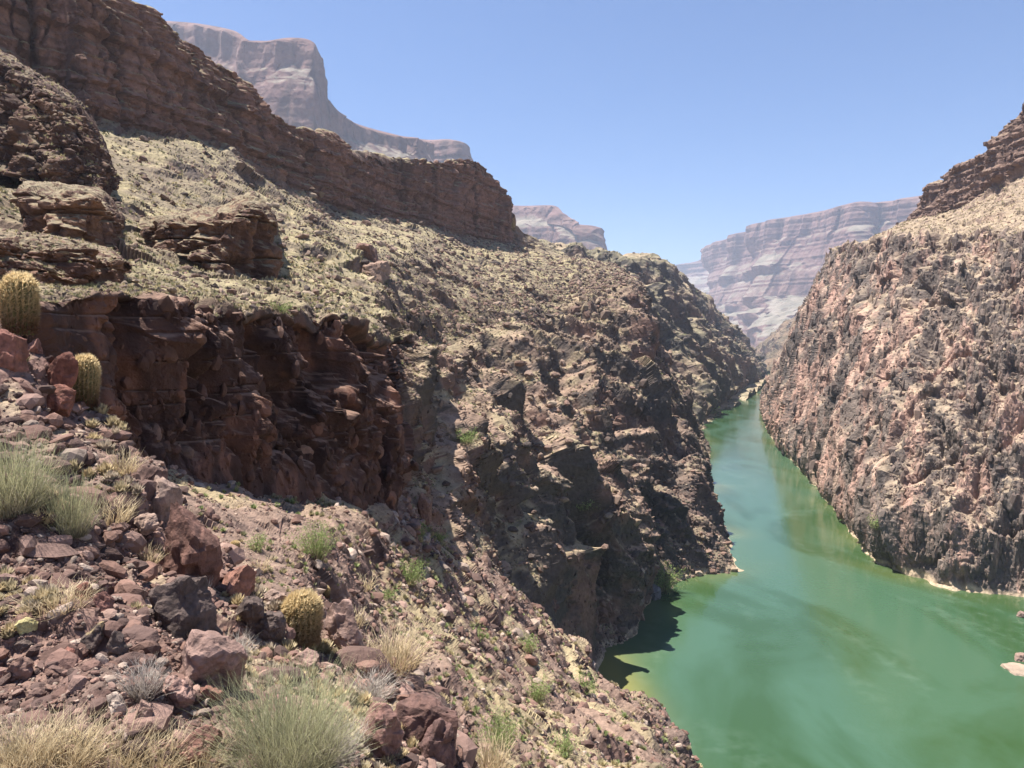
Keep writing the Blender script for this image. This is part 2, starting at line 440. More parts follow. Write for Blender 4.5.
# ---------------------------------------------------------------- far left hillside
FL = [
 [(440,250,1000),(500,239,900),(520,258,850),(540,285,800),(570,330,760),(600,380,740),(630,430,720),(650,445,690)],
 [(560,260,1060),(575,251,930),(590,268,890),(610,295,850),(640,340,800),(665,390,770),(690,430,None),(705,440,700)],
 [(600,265,1100),(612,256,980),(625,274,930),(640,300,900),(660,340,860),(685,385,820),(703,420,None),(718,428,780)],
 [(640,272,1200),(650,264,1080),(662,286,1010),(672,306,970),(685,335,930),(700,375,900),(714,411,None),(726,418,870)],
 [(665,290,1300),(678,280,1200),(686,305,1120),(694,325,1090),(704,347,1060),(716,376,1030),(729,399,None),(740,405,960)],
 [(700,310,1500),(707,306,1340),(714,325,1270),(720,340,1240),(727,355,1210),(736,372,1180),(744,388,None),(754,393,1120)],
 [(720,330,1650),(730,331,1500),(734,343,1440),(738,352,1410),(743,363,1380),(749,373,1360),(755,381,None),(763,385,1300)],
 [(735,350,1900),(749,354,1700),(752,359,1660),(754,363,1640),(757,367,1620),(760,371,1600),(763,376,None),(768,378,1500)],
 [(740,368,2000),(762,370,1900),(763,371,1880),(764,372,1860),(765,373,1840),(766,373.4,1830),(767,374,None),(770,376,1700)],
]
def fl_shape(P, N, U, V, dist):
    big = fbm(squash(P, (.35, .94, .0), 1.6), 120, 3, .55, True)
    d = big * 17 - 8 + rough_rock(P, dist, 60, 1.5, .17, FOL_L, 1.8)
    d *= (1 - .7 * sstep(5.7, 6.05, V)) * (1 - .3 * (1 - sstep(1, 2.2, V)))
    return d * (1 - .6 * sstep(6.5, 8, U))
def fl_colour(P, N, U, V, dist):
    flat = sstep(.35, .8, N[:, 2]); pm = perlin(P / 40); ps = fbm(P, 9, 3)
    rock = lerp(np.array([.075, .064, .056]), np.array([.145, .10, .08]), sstep(-.2, .4, pm + ps * .3))
    tan = lerp(np.array([.20, .17, .11]), np.array([.31, .24, .16]), sstep(-.3, .4, pm - ps * .5))
    C = rock * (1 - flat[:, None]) + tan * flat[:, None]
    shore = 1 - sstep(1, 4, P[:, 2])
    return np.clip(C * (1 - shore[:, None]) + np.array([.36, .28, .19]) * shore[:, None], .02, .8)
land('far_left_hillside', FL, fl_shape, fl_colour, M_far, 2.0)

# ---------------------------------------------------------------- right wall
# rows: under water, waterline, low, mid, high, rim, slope, upper cliff base, upper cliff top, back
RW = [
 [(810,372,1500),(800,378,1400),(805,370,1350),(812,355,1250),(822,330,1150),(850,285,950),(880,262,930),(912,240,900),(920,232,900),(940,240,1000)],
 [(745,402,990),(764,400,None),(768,392,1010),(776,378,900),(796,338,745),(843,253,625),(862,244,660),(905,223,705),(913,214,710),(950,225,900)],
 [(755,440,650),(773,436,None),(779,420,645),(792,390,625),(815,335,585),(857,248,545),(882,238,590),(914,219,645),(927,192,650),(970,205,850)],
 [(785,478,480),(800,467,None),(807,445,500),(819,405,490),(838,345,478),(878,246,468),(903,229,525),(935,215,592),(947,179,596),(990,190,800)],
 [(822,530,350),(841,514,None),(848,482,370),(859,432,371),(875,352,386),(915,243,412),(935,225,472),(960,210,542),(971,164,546),(1015,170,750)],
 [(865,590,265),(884,564,None),(891,522,293),(904,462,301),(920,372,327),(958,241,367),(978,215,432),(991,188,492),(1001,142,496),(1045,150,700)],
 [(930,612,240),(945,586,None),(954,532,268),(965,472,281),(985,372,302),(1012,240,337),(1019,205,392),(1026,166,452),(1027,104,456),(1080,110,660)],
 [(1040,640,225),(1040,603,None),(1045,540,250),(1055,472,262),(1070,372,281),(1090,235,311),(1100,190,361),(1110,140,411),(1112,55,415),(1160,60,600)],
 [(1200,680,200),(1200,640,None),(1205,560,222),(1208,480,232),(1212,372,246),(1232,220,272),(1242,170,322),(1252,120,372),(1255,10,376),(1300,20,560)],
 [(1500,720,175),(1500,690,None),(1505,600,192),(1508,480,200),(1512,372,206),(1532,200,222),(1542,150,262),(1552,90,302),(1555,-60,306),(1600,-40,460)],
]
RW = [[(a[0], a[1], (a[2] or 0) * (1.06 if k == 0 else 1) or None) for k, a in enumerate(c)] for c in RW]
def rw_shape(P, N, U, V, dist):
    cliff = sstep(6.9, 7.05, V) * (1 - sstep(8, 8.3, V))
    wall = 1 - sstep(4.9, 5.3, V)
    bench = np.clip(1 - cliff - wall, 0, 1)
    Pv = P * np.array([1, 1, .25])
    ribs = fbm(squash(Pv, FOL_R, 1.5), 38, 3, .55, True)
    d = wall * ((ribs * 7.0 - 3) * lod(dist, 12) + rough_rock(P * np.array([1, 1, .42]), dist, 20, .4, .17, (.80, -.55, .05), 1.8))
    d -= wall * (2.6 * cracks(P, 30, .05, .15) * lod(dist, 4) + 1.0 * cracks(P, 13, .055, .2, 3) * lod(dist, 2.5))
    z = P[:, 2]
    beds = np.interp((z + perlin(P / 40) * 2) % 97, np.arange(0, 97, 2.4), np.random.default_rng(12).random(41) * 2 - 1)
    Pj = P * np.array([1, 1, .15])
    d += cliff * (beds * 1.5 + blk(Pj, 22) * 8 + blk(Pj, 8) * 3 + perlin(Pj / 60) * 6 + rough_rock(P, dist, 8, 1, .15, (0, 0, 1), 2))
    d += bench * (blk(squash(P, (0, 0, 1), 2), 24, 3) * 3 + rough_rock(P, dist, 12, .6, .19, (0, 0, 1), 2.2) + perlin(P / 45) * 3)
    d *= sstep(.6, 1.6, V) * .85 + .15
    return d, cliff * .95
def rw_colour(P, N, U, V, dist):
    wall = 1 - sstep(4.8, 5.2, V + perlin(P / 25) * .25)
    cliff = sstep(6.85, 7.05, V) * (1 - sstep(8, 8.3, V))
    Q = squash(P * np.array([1, 1, .22]), FOL_R, 2.0)
    a = perlin(Q / 26 + 2); b = perlin(Q / 9 + 7); c = fbm(Q, 3.5, 3)
    pinkm = sstep(-.12, .25, a + .5 * b + .35 * c)
    K = lerp(np.array([.16, .125, .105]), np.array([.36, .225, .175]), pinkm)
    pale = sstep(.33, .5, perlin(Q / 12 + 30) + .2 * c); K = K * (1 - pale[:, None]) + np.array([.46, .32, .245]) * pale[:, None]
    dk = sstep(.22, .5, perlin(Q / 15 + 60) + .3 * c); K = K * (1 - .75 * dk[:, None]) + np.array([.06, .052, .05]) * (.75 * dk[:, None])
    flat = sstep(.5, .85, N[:, 2])
    jc = .6 * np.clip(cracks(P, 30, .06, .2) + cracks(P, 13, .06, .25, 3), 0, 1); K = K * (1 - jc[:, None]) + np.array([.08, .065, .058]) * jc[:, None]
    K = K * (1 - .7 * flat[:, None]) + np.array([.34, .26, .18]) * (.7 * flat[:, None])
    pm = perlin(P / 9); ps = fbm(P, 3, 3)
    fl2 = sstep(.45, .75, N[:, 2] + .1 * pm)
    T = lerp(np.array([.17, .12, .095]), np.array([.27, .19, .14]), sstep(-.3, .3, pm))
    tan = lerp(np.array([.31, .235, .16]), np.array([.22, .165, .12]), sstep(-.2, .35, ps + pm * .5))
    T = T * (1 - fl2[:, None]) + tan * fl2[:, None]
    bb = np.interp((P[:, 2] + perlin(P / 30)) % 61, np.arange(0, 61, 2.), np.random.default_rng(16).random(31))
    S = lerp(np.array([.11, .068, .055]), np.array([.20, .13, .10]), bb)
    T = T * (1 - cliff[:, None]) + (S * (1 - .8 * sstep(.6, .9, N[:, 2]))[:, None] + tan * (.8 * sstep(.6, .9, N[:, 2]))[:, None]) * cliff[:, None]
    C = K * wall[:, None] + T * (1 - wall[:, None])
    shore = (1 - sstep(.8, 2.8, P[:, 2] + perlin(P / 8) * 1.5))
    return np.clip(C * (1 - shore[:, None]) + np.array([.42, .32, .22]) * shore[:, None], .02, .8)
land('right_canyon_wall', RW, rw_shape, rw_colour, M_mid, 1.7)

# ---------------------------------------------------------------- near rubble slope
NS = [
 [(-150,1400,3),(-100,900,4),(-60,640,8),(-40,540,13),(-20,462,19),(-20,430,26)],
 [(60,1400,3),(80,900,4),(100,640,8),(120,540,14),(128,464,24.5),(120,430,30)],
 [(180,1400,3.2),(200,900,4.5),(220,680,8.5),(215,560,15),(220,472,30.5),(220,440,36)],
 [(300,1400,3.6),(300,900,5.5),(310,700,10),(310,570,18),(310,489,39.5),(310,460,46)],
 [(400,1400,5),(400,900,9),(400,740,13.5),(380,600,29),(398,510,50),(400,480,62)],
 [(460,1400,5.5),(470,900,8.6),(470,768,15),(440,620,36),(440,538,63),(445,600,78)],
 [(530,1400,6),(540,900,10),(540,768,20),(510,670,46),(505,580,83),(515,670,100)],
 [(600,1400,7),(605,900,12),(605,768,29),(580,700,60),(562,632,107),(578,710,124)],
 [(650,1400,8),(655,900,15),(652,790,40),(632,730,85),(612,683,129),(625,730,146)],
 [(705,1400,10),(700,900,24),(686,795,66),(674,750,112),(656,711,144),(674,770,156)],
 [(790,1500,13),(760,1000,30),(722,860,78),(702,815,130),(684,785,150),(700,810,158)],
]
def ns_shape(P, N, U, V, dist):
    d = rough_rock(P, dist, 5.0, .03, .11, FOL_L, 1.3, wt=lambda l: np.clip(dist / (l * 9), 0, 1)) * 1.25
    cr = sstep(6.6, 7.6, U)
    d += perlin(P / 12) * .5 * np.clip(dist / 40, .3, 1)
    d += cr * rough_rock(P, dist, 14, 2.9, .17, FOL_L, 2.2)
    return d
def ns_colour(P, N, U, V, dist):
    pm = perlin(P / 5.); ps = fbm(P, .7, 3); pn = perlin(P / 14 + 3)
    flat = sstep(.5, .88, N[:, 2] + .12 * pm)
    rock = lerp(np.array([.095, .06, .05]), np.array([.20, .125, .10]), sstep(-.35, .35, ps + .3 * pm))
    soil = lerp(np.array([.235, .16, .122]), np.array([.33, .26, .155]), sstep(-.15, .35, pn + .4 * pm))
    C = rock * (1 - flat[:, None]) + soil * flat[:, None]
    dk = np.clip(sstep(7.6, 8.6, U + .8 * pn + .6 * (2.8 - V)) , 0, 1) * .7
    return np.clip(C * (1 - dk[:, None]) + VARN * 1.3 * dk[:, None], .02, .8)
land('near_rubble_slope', NS, ns_shape, ns_colour, M_slope, 1.5)

# ---------------------------------------------------------------- the ledge the camera stands on
NG = [
 [(-300,2600,.9),(-300,1300,1.5),(-300,768,2.8),(-300,560,4.3),(-300,420,7),(-300,320,12),(-300,300,16)],
 [(-100,2600,.85),(-100,1200,1.6),(-100,768,2.8),(-100,570,4.4),(-100,430,6.5),(-100,316,10),(-100,318,13)],
 [(0,2600,.8),(0,1150,1.6),(0,768,2.85),(0,580,4.4),(5,440,6.0),(8,329,8.3),(20,420,10.5)],
 [(60,2600,.8),(60,1150,1.7),(65,768,2.95),(70,590,4.5),(70,480,6.0),(78,408,8.2),(95,500,10.5)],
 [(140,2600,.8),(140,1150,1.75),(140,768,3.1),(140,620,4.6),(140,530,5.8),(150,470,7.5),(170,590,9.8)],
 [(200,2600,.8),(200,1150,1.85),(200,768,3.25),(185,650,4.6),(190,590,5.6),(205,545,7.0),(225,640,8.8)],
 [(260,2600,.8),(260,1150,1.9),(260,768,3.4),(245,690,4.5),(250,640,5.3),(262,600,6.8),(270,680,8.6)],
 [(310,2600,.8),(310,1150,2.0),(310,768,3.7),(305,700,4.7),(310,660,5.6),(318,618,7.2),(322,690,9)],
 [(360,2600,.85),(360,1150,2.15),(358,775,4.0),(352,715,5.0),(352,672,5.9),(362,632,7.3),(368,715,9.3)],
 [(430,2600,.95),(430,1150,2.5),(428,830,4.3),(418,760,5.2),(415,715,6),(422,672,7.3),(432,760,9.3)],
 [(500,2600,1.1),(490,1200,2.9),(480,950,4),(472,870,4.8),(466,815,5.4),(464,768,6.2),(480,860,8.2)],
 [(620,2600,1.3),(600,1500,2.8),(580,1250,3.6),(560,1100,4.2),(550,1000,4.9),(540,950,5.6),(550,1050,7.4)],
]
def ng_shape(P, N, U, V, dist):
    d = rough_rock(P, dist, 1.3, .012, .14)
    d += rough_rock(P, dist, .09, .012, .16) * sstep(-.2, .3, perlin(P / .7 + 3))
    d += perlin(P / 1.2) * .12 + sstep(4.2, 5, V) * block(P / .55) * .10
    return d
def ng_colour(P, N, U, V, dist):
    pm = perlin(P / .9); ps = fbm(P, .16, 3); pn = perlin(P / 2.2 + 3)
    flat = sstep(.6, .92, N[:, 2] + .12 * pm)
    rock = lerp(np.array([.105, .062, .052]), np.array([.24, .145, .118]), sstep(-.35, .35, ps + .4 * pm))
    soil = lerp(np.array([.205, .14, .112]), np.array([.31, .235, .16]), sstep(-.1, .35, pn + .4 * pm + .2 * ps))
    red = sstep(.1, .4, perlin(P / 1.1 + 50))
    soil = soil * (1 - .4 * red[:, None]) + np.array([.27, .15, .115]) * .4 * red[:, None]
    return np.clip(rock * (1 - flat[:, None]) + soil * flat[:, None], .02, .8)
land('foreground_ledge', NG, ng_shape, ng_colour, M_near, 1.35)

# ---------------------------------------------------------------- ledges standing out of the bench
def ledge(name, tops, bases, D, back, seed=0, smat=None, darker=.8, blocks=3.0, fol=(0, 0, 1)):
    tb = []
    for (tx, ty, td), (bx, by, bd) in zip(tops, bases):
        tb.append([(tx, ty - 5, td * back * 1.15), (tx, ty - 13, td * back), (tx, ty, td), (bx, by, bd), (bx, by + 14, bd * .985)])
    def sh(P, N, U, V, dist):
        f = sstep(1.6, 2, V)
        Pj = P * np.array([1, 1, .25])
        e = sstep(0, .4, U) * (1 - sstep(len(tops) - 1.4, len(tops) - 1, U))
        z = P[:, 2]; beds = np.interp((z * (40 / D * 1.2)) % 37, np.arange(0, 37, .8), np.random.default_rng(seed).random(47) * 2 - 1)
        return (f * (blk(Pj, blocks, seed) * blocks * .2 + perlin(Pj / (blocks * 2)) * blocks * .1 + beds * D * .006 - D * .012 * cracks(P, D * .08, .06, .2)) + rough_rock(P, dist, D * .06, .1, .17, (.3, .2, 1) if name != 'dark_knoll' else fol, 1.8) * (.6 + .4 * f) * 1.9 - f * D * .012 * cracks(P * np.array([.25, .25, 4]), D * .1, .05, 1, 9)) * (.4 + .6 * e), f * .9
    def cl(P, N, U, V, dist):
        ps = fbm(P * np.array([1, 1, .5]), D / 60, 3); pm = perlin(P * np.array([1, 1, .2]) / (D / 30))
        flat = sstep(.5, .8, N[:, 2])
        rock = lerp(np.array([.13, .07, .052]), np.array([.26, .145, .095]), sstep(-.3, .45, ps * .6 + pm)) * darker
        tan = lerp(TAN, TAN2, sstep(-.3, .3, ps)); flat = flat * sstep(-.45, .1, ps)
        if name == 'dark_knoll': flat = flat * sstep(-.1, .3, ps) * .8
        return np.clip(rock * (1 - flat[:, None]) + tan * flat[:, None], .02, .8)
    return land(name, tb, sh, cl, smat or M_slope, 1.6)

ledge('bench_ledge', [(140,226,88),(168,227,78),(223,219,76),(250,207,78),(270,222,82),(276,236,90)],
      [(140,232,86),(168,237,77),(203,255,74),(236,268,76),(270,271,81),(279,270,89)], 78, 2.0, 3, None, .62, 1.7)
ledge('bench_ledge', [(18,204,70),(31,195,62),(78,198,60),(102,203,61),(117,222,64),(122,232,72)],
      [(18,214,69),(39,221,61),(78,236,59),(98,243,60),(114,247,63),(124,246,71)], 62, 1.8, 5, None, .66, 1.6)
ledge('bench_ledge', [(-120,248,22),(-40,246,22.5),(0,243,23),(55,250,24.5),(95,258,26),(116,266,27.5),(124,274,31)],
      [(-120,300,21),(-40,294,21.5),(0,286,22.3),(55,291,23.8),(90,292,25.2),(113,288,27),(126,287,30)], 24, 2.3, 7, None, .8, 1.2)
ledge('dark_knoll', [(-120,20,135),(-40,48,128),(0,66,122),(40,88,118),(75,112,117),(98,145,118),(112,178,122)],
      [(-120,170,128),(-40,165,120),(0,160,112),(35,172,108),(70,178,108),(100,185,110),(116,186,118)], 115, 1.5, 9, M_mid, .5, 5.5, FOL_L)

# ---------------------------------------------------------------- distant mesas
def mesa(name, sky, base_y, D, profile, seed, amp=1.0, dens=2.2, back=1.15):
    """sky: skyline (px,py,D). profile: list of (fraction down, outward fraction of D, kind 0 slope / 1 cliff)"""
    tb = []
    for (x, y, d), by in zip(sky, base_y):
        c = [(x, y + 6, d * back), (x, y - .3, d * 1.01)]
        for fr, outw, kind in profile:
            c.append((x, y + (by - y) * fr, d * (1 - outw)))
        tb.append(c)
    kinds = [0, .6] + [k for *_, k in profile]
    def sh(P, N, U, V, dist):
        cl = np.interp(V, np.arange(len(kinds)), np.array(kinds, float))
        Pj = P * np.array([1, 1, .12])
        s = D / 5000
        d = (fbm(Pj + seed * 999, 620 * s, 3, .5, True) * 85 + blk(Pj, (230 * s), seed) * 42 + blk(Pj, (80 * s)) * 22) * s
        beds = np.interp((P[:, 2]) % 900, np.arange(0, 900, 16), np.random.default_rng(seed).random(57) * 2 - 1)
        d = d * (.35 + .65 * cl) * amp + beds * 4.5 * s + rough_rock(P, dist, 60 * s, 8, .07)
        return d * sstep(.9, 2.0, V), np.full(len(P), .97)
    def clr(P, N, U, V, dist):
        z = P[:, 2]; s = D / 5000
        b = np.interp((z + perlin(P / 200) * 12) % 900, np.arange(0, 900, 40), np.random.default_rng(seed + 50).random(23)) * .7
        flat = sstep(.45, .8, N[:, 2]) * sstep(2.2, 3.2, V)
        rock = lerp(np.array([.135, .07, .06]), np.array([.205, .13, .11]), b)
        st = sstep(0, .5, perlin(P * np.array([1, 1, .06]) / (60 * s))); rock = rock * (1 - .38 * st[:, None])
        tan = lerp(np.array([.22, .185, .145]), np.array([.155, .135, .10]), sstep(-.3, .3, perlin(P / (70 * s))))
        return rock * (1 - flat[:, None]) + tan * flat[:, None]
    return land(name, tb, sh, clr, M_mesa, dens)

prof = [(0.02,0,1),(.14,.004,1),(.26,.03,0),(.36,.034,1),(.42,.05,0),(.60,.055,1),(.68,.09,0),(.72,.092,1),(1.05,.22,0)]
msk = [(712,247,7900),(724,241,7400),(758,230,6640),(764,223,6200),(815,213,5700),(858,202,5230),(874,205,5350),(920,196,5000),(1000,180,4500),(1100,160,4000)]
mesa('distant_mesa', msk, [348] * len(msk), 6000, prof, 21)
msk = [(560,300,11000),(640,276,10600),(667,268,10400),(700,261,10000),(716,256,9800),(760,250,9600)]
mesa('distant_mesa', msk, [345] * len(msk), 10000, prof, 27, .6)
prof2 = [(0.02,0,1),(.10,.004,1),(.2,.03,0),(.62,.045,1),(.75,.10,0),(1.0,.2,0)]
mesa('distant_mesa', [(-100,10,2700),(60,16,2650),(162,21,2600),(199,24,2600),(234,31,2550),(254,42,2450),(289,38,2400),(311,41,2400),(319,55,2430),(328,102,2500),(352,122,2600),(400,136,2700),(430,142,2800)],
     [300]*8 + [290,290,300,300,300], 2500, prof2, 33, .75)
mesa('distant_mesa', [(330,140,3600),(366,134,3500),(400,137,3500),(428,140,3450),(455,141,3400),(462,158,3450),(470,190,3500)],
     [300]*7, 3500, [(0.02,0,1),(.3,.01,1),(.5,.06,0),(.7,.07,1),(1,.2,0)], 41, .6)
mesa('distant_mesa', [(480,204,4900),(521,206,4700),(554,206,4650),(560,214,4550),(575,224,4500),(590,227,4450),(598,236,4450),(604,254,4500),(622,270,4600)],
     [320]*9, 4500, [(0.02,0,1),(.12,.01,1),(.2,.03,0),(.55,.035,1),(1,.2,0)], 52, .6)
# low hill closing the gorge
HL = [
 [(700,380,3300),(745,352,2900),(748,358,2800),(750,366,2500),(752,373,2300)],
 [(740,360,3300),(760,350,2900),(762,357,2750),(764,366,2450),(766,373,None)],
 [(770,345,3300),(776,336,2700),(772,350,2500),(770,362,2300),(769,373,None)],
 [(800,325,3300),(800,314,2600),(792,335,2400),(784,355,2200),(776,375,None)],
 [(840,290,3300),(836,284,2500),(828,320,2300),(815,350,2100),(800,378,None)],
 [(900,260,3300),(890,250,2500),(880,300,2300),(870,350,2100),(860,380,1500)],
]
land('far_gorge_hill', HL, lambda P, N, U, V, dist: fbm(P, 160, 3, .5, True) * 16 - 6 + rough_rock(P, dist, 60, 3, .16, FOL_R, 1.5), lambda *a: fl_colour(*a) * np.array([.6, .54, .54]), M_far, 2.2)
# ------------------------------------------------------------------ where the ground is
_Q = np.concatenate([v[0] for v in PATCH.values()]); _N = np.concatenate([v[1] for v in PATCH.values()])
_x, _y, _D = project(_Q)
_vis = (_D > .5) & (_x >= 0) & (_x < 1024) & (_y >= 0) & (_y < 768)
_id = np.nonzero(_vis)[0]; _id = _id[np.argsort(-_D[_id])]
ZB = np.full((768, 1024), -1, np.int64); ZB[_y[_id].astype(int), _x[_id].astype(int)] = _id
ZD = np.where(ZB >= 0, _D[ZB], 1e9)
def pick(px, py, r=2):
    px = int(np.clip(px, 0, 1023)); py = int(np.clip(py, 0, 767))
    y0, x0 = max(0, py - r), max(0, px - r)
    w_ = ZD[y0:py + r + 1, x0:px + r + 1]; k = np.unravel_index(np.argmin(w_), w_.shape)
    i = ZB[y0 + k[0], x0 + k[1]]
    return _Q[i], _N[i], _D[i]

def tag(o, label=None, cat=None, group=None, kind=None):
    for k, v in (('label', label), ('category', cat), ('group', group), ('kind', kind)):
        if v: o[k] = v
    return o
def empty(name, loc, rz=0):
    o = bpy.data.objects.new(name, None); col.objects.link(o); o.location = loc; o.rotation_euler = (0, 0, rz); o.empty_display_size = .1
    return o

def vcol_mat(name, rough=.85, trans=0.0, var=.2, scale=20, bump=0.0):
    m, t, b = nt(name); N, L = t.nodes, t.links
    ca = N.new('ShaderNodeVertexColor'); ca.layer_name = 'Col'
    tc = N.new('ShaderNodeTexCoord'); n1 = N.new('ShaderNodeTexNoise'); n1.inputs['Scale'].default_value = scale; n1.inputs['Detail'].default_value = 7; n1.inputs['Roughness'].default_value = .7
    L.new(tc.outputs['Object'], n1.inputs['Vector'])
    mr = N.new('ShaderNodeMapRange'); mr.inputs[1].default_value = .3; mr.inputs[2].default_value = .7; mr.inputs[3].default_value = 1 - var; mr.inputs[4].default_value = 1 + var
    L.new(n1.outputs['Fac'], mr.inputs[0])
    mx = N.new('ShaderNodeMix'); mx.data_type = 'RGBA'; mx.blend_type = 'MULTIPLY'; mx.inputs[0].default_value = 1
    L.new(ca.outputs['Color'], mx.inputs[6]); L.new(mr.outputs[0], mx.inputs[7]); L.new(mx.outputs[2], b.inputs['Base Color'])
    b.inputs['Roughness'].default_value = rough; b.inputs['Specular IOR Level'].default_value = .25
    if bump:
        bp = N.new('ShaderNodeBump'); bp.inputs['Distance'].default_value = bump; L.new(n1.outputs['Fac'], bp.inputs['Height']); L.new(bp.outputs[0], b.inputs['Normal'])
    if trans:
        tr = N.new('ShaderNodeBsdfTranslucent'); L.new(mx.outputs[2], tr.inputs['Color'])
        ms = N.new('ShaderNodeMixShader'); ms.inputs[0].default_value = trans
        L.new(b.outputs[0], ms.inputs[1]); L.new(tr.outputs[0], ms.inputs[2]); L.new(ms.outputs[0], t.nodes['Material Output'].inputs['Surface'])
    return m
M_rock = vcol_mat('boulder_rock', .9, 0, .45, 9, .03)
M_rub = vcol_mat('rubble_rock', .95, 0, .3, 3, .05)
M_veg = vcol_mat('plant_stems', .8, .3, .2, 8)
M_cact = vcol_mat('cactus_skin', .6, 0, .2, 12, .003)
M_spine = vcol_mat('cactus_spines', .5, .5, .15, 10)

# ------------------------------------------------------------------ rocks
def ico(sub):
    me = bpy.data.meshes.new('t'); import bmesh
    bm = bmesh.new(); bmesh.ops.create_icosphere(bm, subdivisions=sub, radius=1); bm.to_mesh(me); bm.free()
    V = np.empty(len(me.vertices) * 3, F32); me.vertices.foreach_get('co', V)
    F = np.array([tuple(p.vertices) for p in me.polygons]); bpy.data.meshes.remove(me)
    return V.reshape(-1, 3).astype(float), F
ICO = {k: ico(k) for k in (1, 2, 5)}
def facet(U, rng, n=13, lo=.62, hi=1.0):
    """cut a ball by random planes: an angular broken stone"""
    nn = rng.normal(size=(n, 3)); nn /= np.linalg.norm(nn, axis=1)[:, None]
    off = rng.uniform(lo, hi, n)
    dt = U @ nn.T; r = np.where(dt > .05, off / np.maximum(dt, .05), 9).min(1)
    return U * np.minimum(r, 1.15)[:, None]
def rand_rot(rng, n):
    q = rng.normal(size=(n, 4)); q /= np.linalg.norm(q, axis=1)[:, None]
    w_, x, y, z = q.T
    return np.stack([1 - 2 * (y * y + z * z), 2 * (x * y - z * w_), 2 * (x * z + y * w_), 2 * (x * y + z * w_), 1 - 2 * (x * x + z * z), 2 * (y * z - x * w_),
                     2 * (x * z - y * w_), 2 * (y * z + x * w_), 1 - 2 * (x * x + y * y)], 1).reshape(n, 3, 3)

LASTI = [None]
def scatter_idx(name, n, cond, rng):
    Q, N, U, V, nu, nv = PATCH[name]
    x, y, D = project(Q)
    ok = np.nonzero((D > .5) & (x > -30) & (x < 1054) & (y > -30) & (y < 800) & cond(Q, N, U, V))[0]
    if not len(ok): return Q[:0], N[:0], D[:0]
    i = rng.choice(ok, min(n, len(ok)), replace=False); LASTI[0] = i
    return Q[i], N[i], D[i]

def rubble(name, src, n, cond, pxlo, pxhi, smax, cols, seed, sub=1, power=2.2, label='', flat=.6, smin=0., upright=None, embed=.12):
    rng = np.random.default_rng(seed)
    P, N, D = scatter_idx(src, n, cond, rng); n = len(P)
    if not n: return
    px = pxlo * (1 - rng.random(n) * (1 - (pxlo / pxhi) ** power)) ** (-1 / power)
    size = np.clip(px * D / FOC / 2, smin, smax * rng.uniform(.5, 1, n))
    U, F = ICO[sub]
    vars_ = np.stack([facet(U, rng, 9) for _ in range(24)])
    S = vars_[rng.integers(0, 24, n)]
    R = rand_rot(rng, n)
    if upright is not None:      # blocks still standing in the face: square to the beds, stretched by 'upright'
        a_ = rng.uniform(0, 6.283, n); ca_, sa_ = np.cos(a_), np.sin(a_); z0 = np.zeros(n)
        tl = rng.normal(0, .12, (n, 3, 3)); R = np.stack([ca_, -sa_, z0, sa_, ca_, z0, z0, z0, z0 + 1], 1).reshape(n, 3, 3) + tl
    sc = np.stack([rng.uniform(.8, 1.35, n), rng.uniform(.6, 1.0, n), rng.uniform(.45, .9, n)], 1)
    if upright is not None: sc[:, 2] = rng.uniform(.6, 1.1, n) * upright
    W_ = np.einsum('nij,nkj->nki', R, S * sc[:, None, :])
    W_[:, :, 2] *= flat + .2
    W_ = W_ * size[:, None, None] + (P + N * size[:, None] * embed)[:, None, :]
    c = np.array(cols)[rng.integers(0, len(cols), n)] * rng.uniform(.6, 1.12, n)[:, None]
    if upright is not None and embed <= 0 and src != 'foreground_ledge' and src != 'near_rubble_slope': c = .25 * c + .75 * PCOL[src][LASTI[0]] * rng.uniform(.8, 1.15, n)[:, None]
    C = np.repeat(c[:, None, :], len(U), 1).reshape(-1, 3)
    T = (F[None] + (np.arange(n) * len(U))[:, None, None]).reshape(-1, 3)
    o = mesh_from(name, W_.reshape(-1, 3), None, M_rub, C, False, T)
    tag(o, label, 'rubble', kind='stuff'); return o

RC = [(.19, .125, .095), (.25, .175, .135), (.13, .088, .07), (.31, .235, .17), (.09, .068, .058), (.20, .125, .095)]
RCR = [(.20, .118, .092), (.27, .175, .14), (.14, .083, .067), (.33, .25, .20), (.10, .064, .054), (.20, .115, .088)]
nz = lambda a: (lambda Q, N, U, V: N[:, 2] > a)
rubble('loose_rubble', 'left_canyon_wall', 22000, lambda Q, N, U, V: (N[:, 2] > .45) & (V > 2.0) & (V < 5.0), 1.6, 13, 2.6, RC, 1, 1, 1.9, 'broken brown rocks scattered over the tan bench below the long cliff')
rubble('loose_rubble', 'left_canyon_wall', 14000, lambda Q, N, U, V: (N[:, 2] > .35) & (V > 5.0) & (V < 9) & (U > 7), 1.6, 12, 3.0, RC, 2, 1, 1.9, 'fallen blocks on the steep rocky slope down to the river')
rubble('loose_rubble', 'near_rubble_slope', 24000, nz(.25), 1.8, 20, .9, RCR, 3, 1, 2.1, 'pinkish rock rubble covering the slope below the dark cliff')
rubble('loose_rubble', 'foreground_ledge', 17000, nz(.25), 2.4, 34, .17, RCR, 4, 2, 2.0, 'small angular stones littering the nearest ledge')
rubble('loose_rubble', 'far_left_hillside', 2500, nz(.4), 1.4, 5, 6, RC, 5, 1, 2.3, 'fallen rocks on the far left hillside above the river')
rubble('loose_rubble', 'right_canyon_wall', 5000, lambda Q, N, U, V: (N[:, 2] > .3) & (V > 1.2) & (V < 7), 1.4, 7, 3, [(.30, .20, .15), (.20, .14, .11), (.36, .27, .19)], 6, 1, 2.3, 'loose rocks on the upper slope and ledges of the right canyon wall')
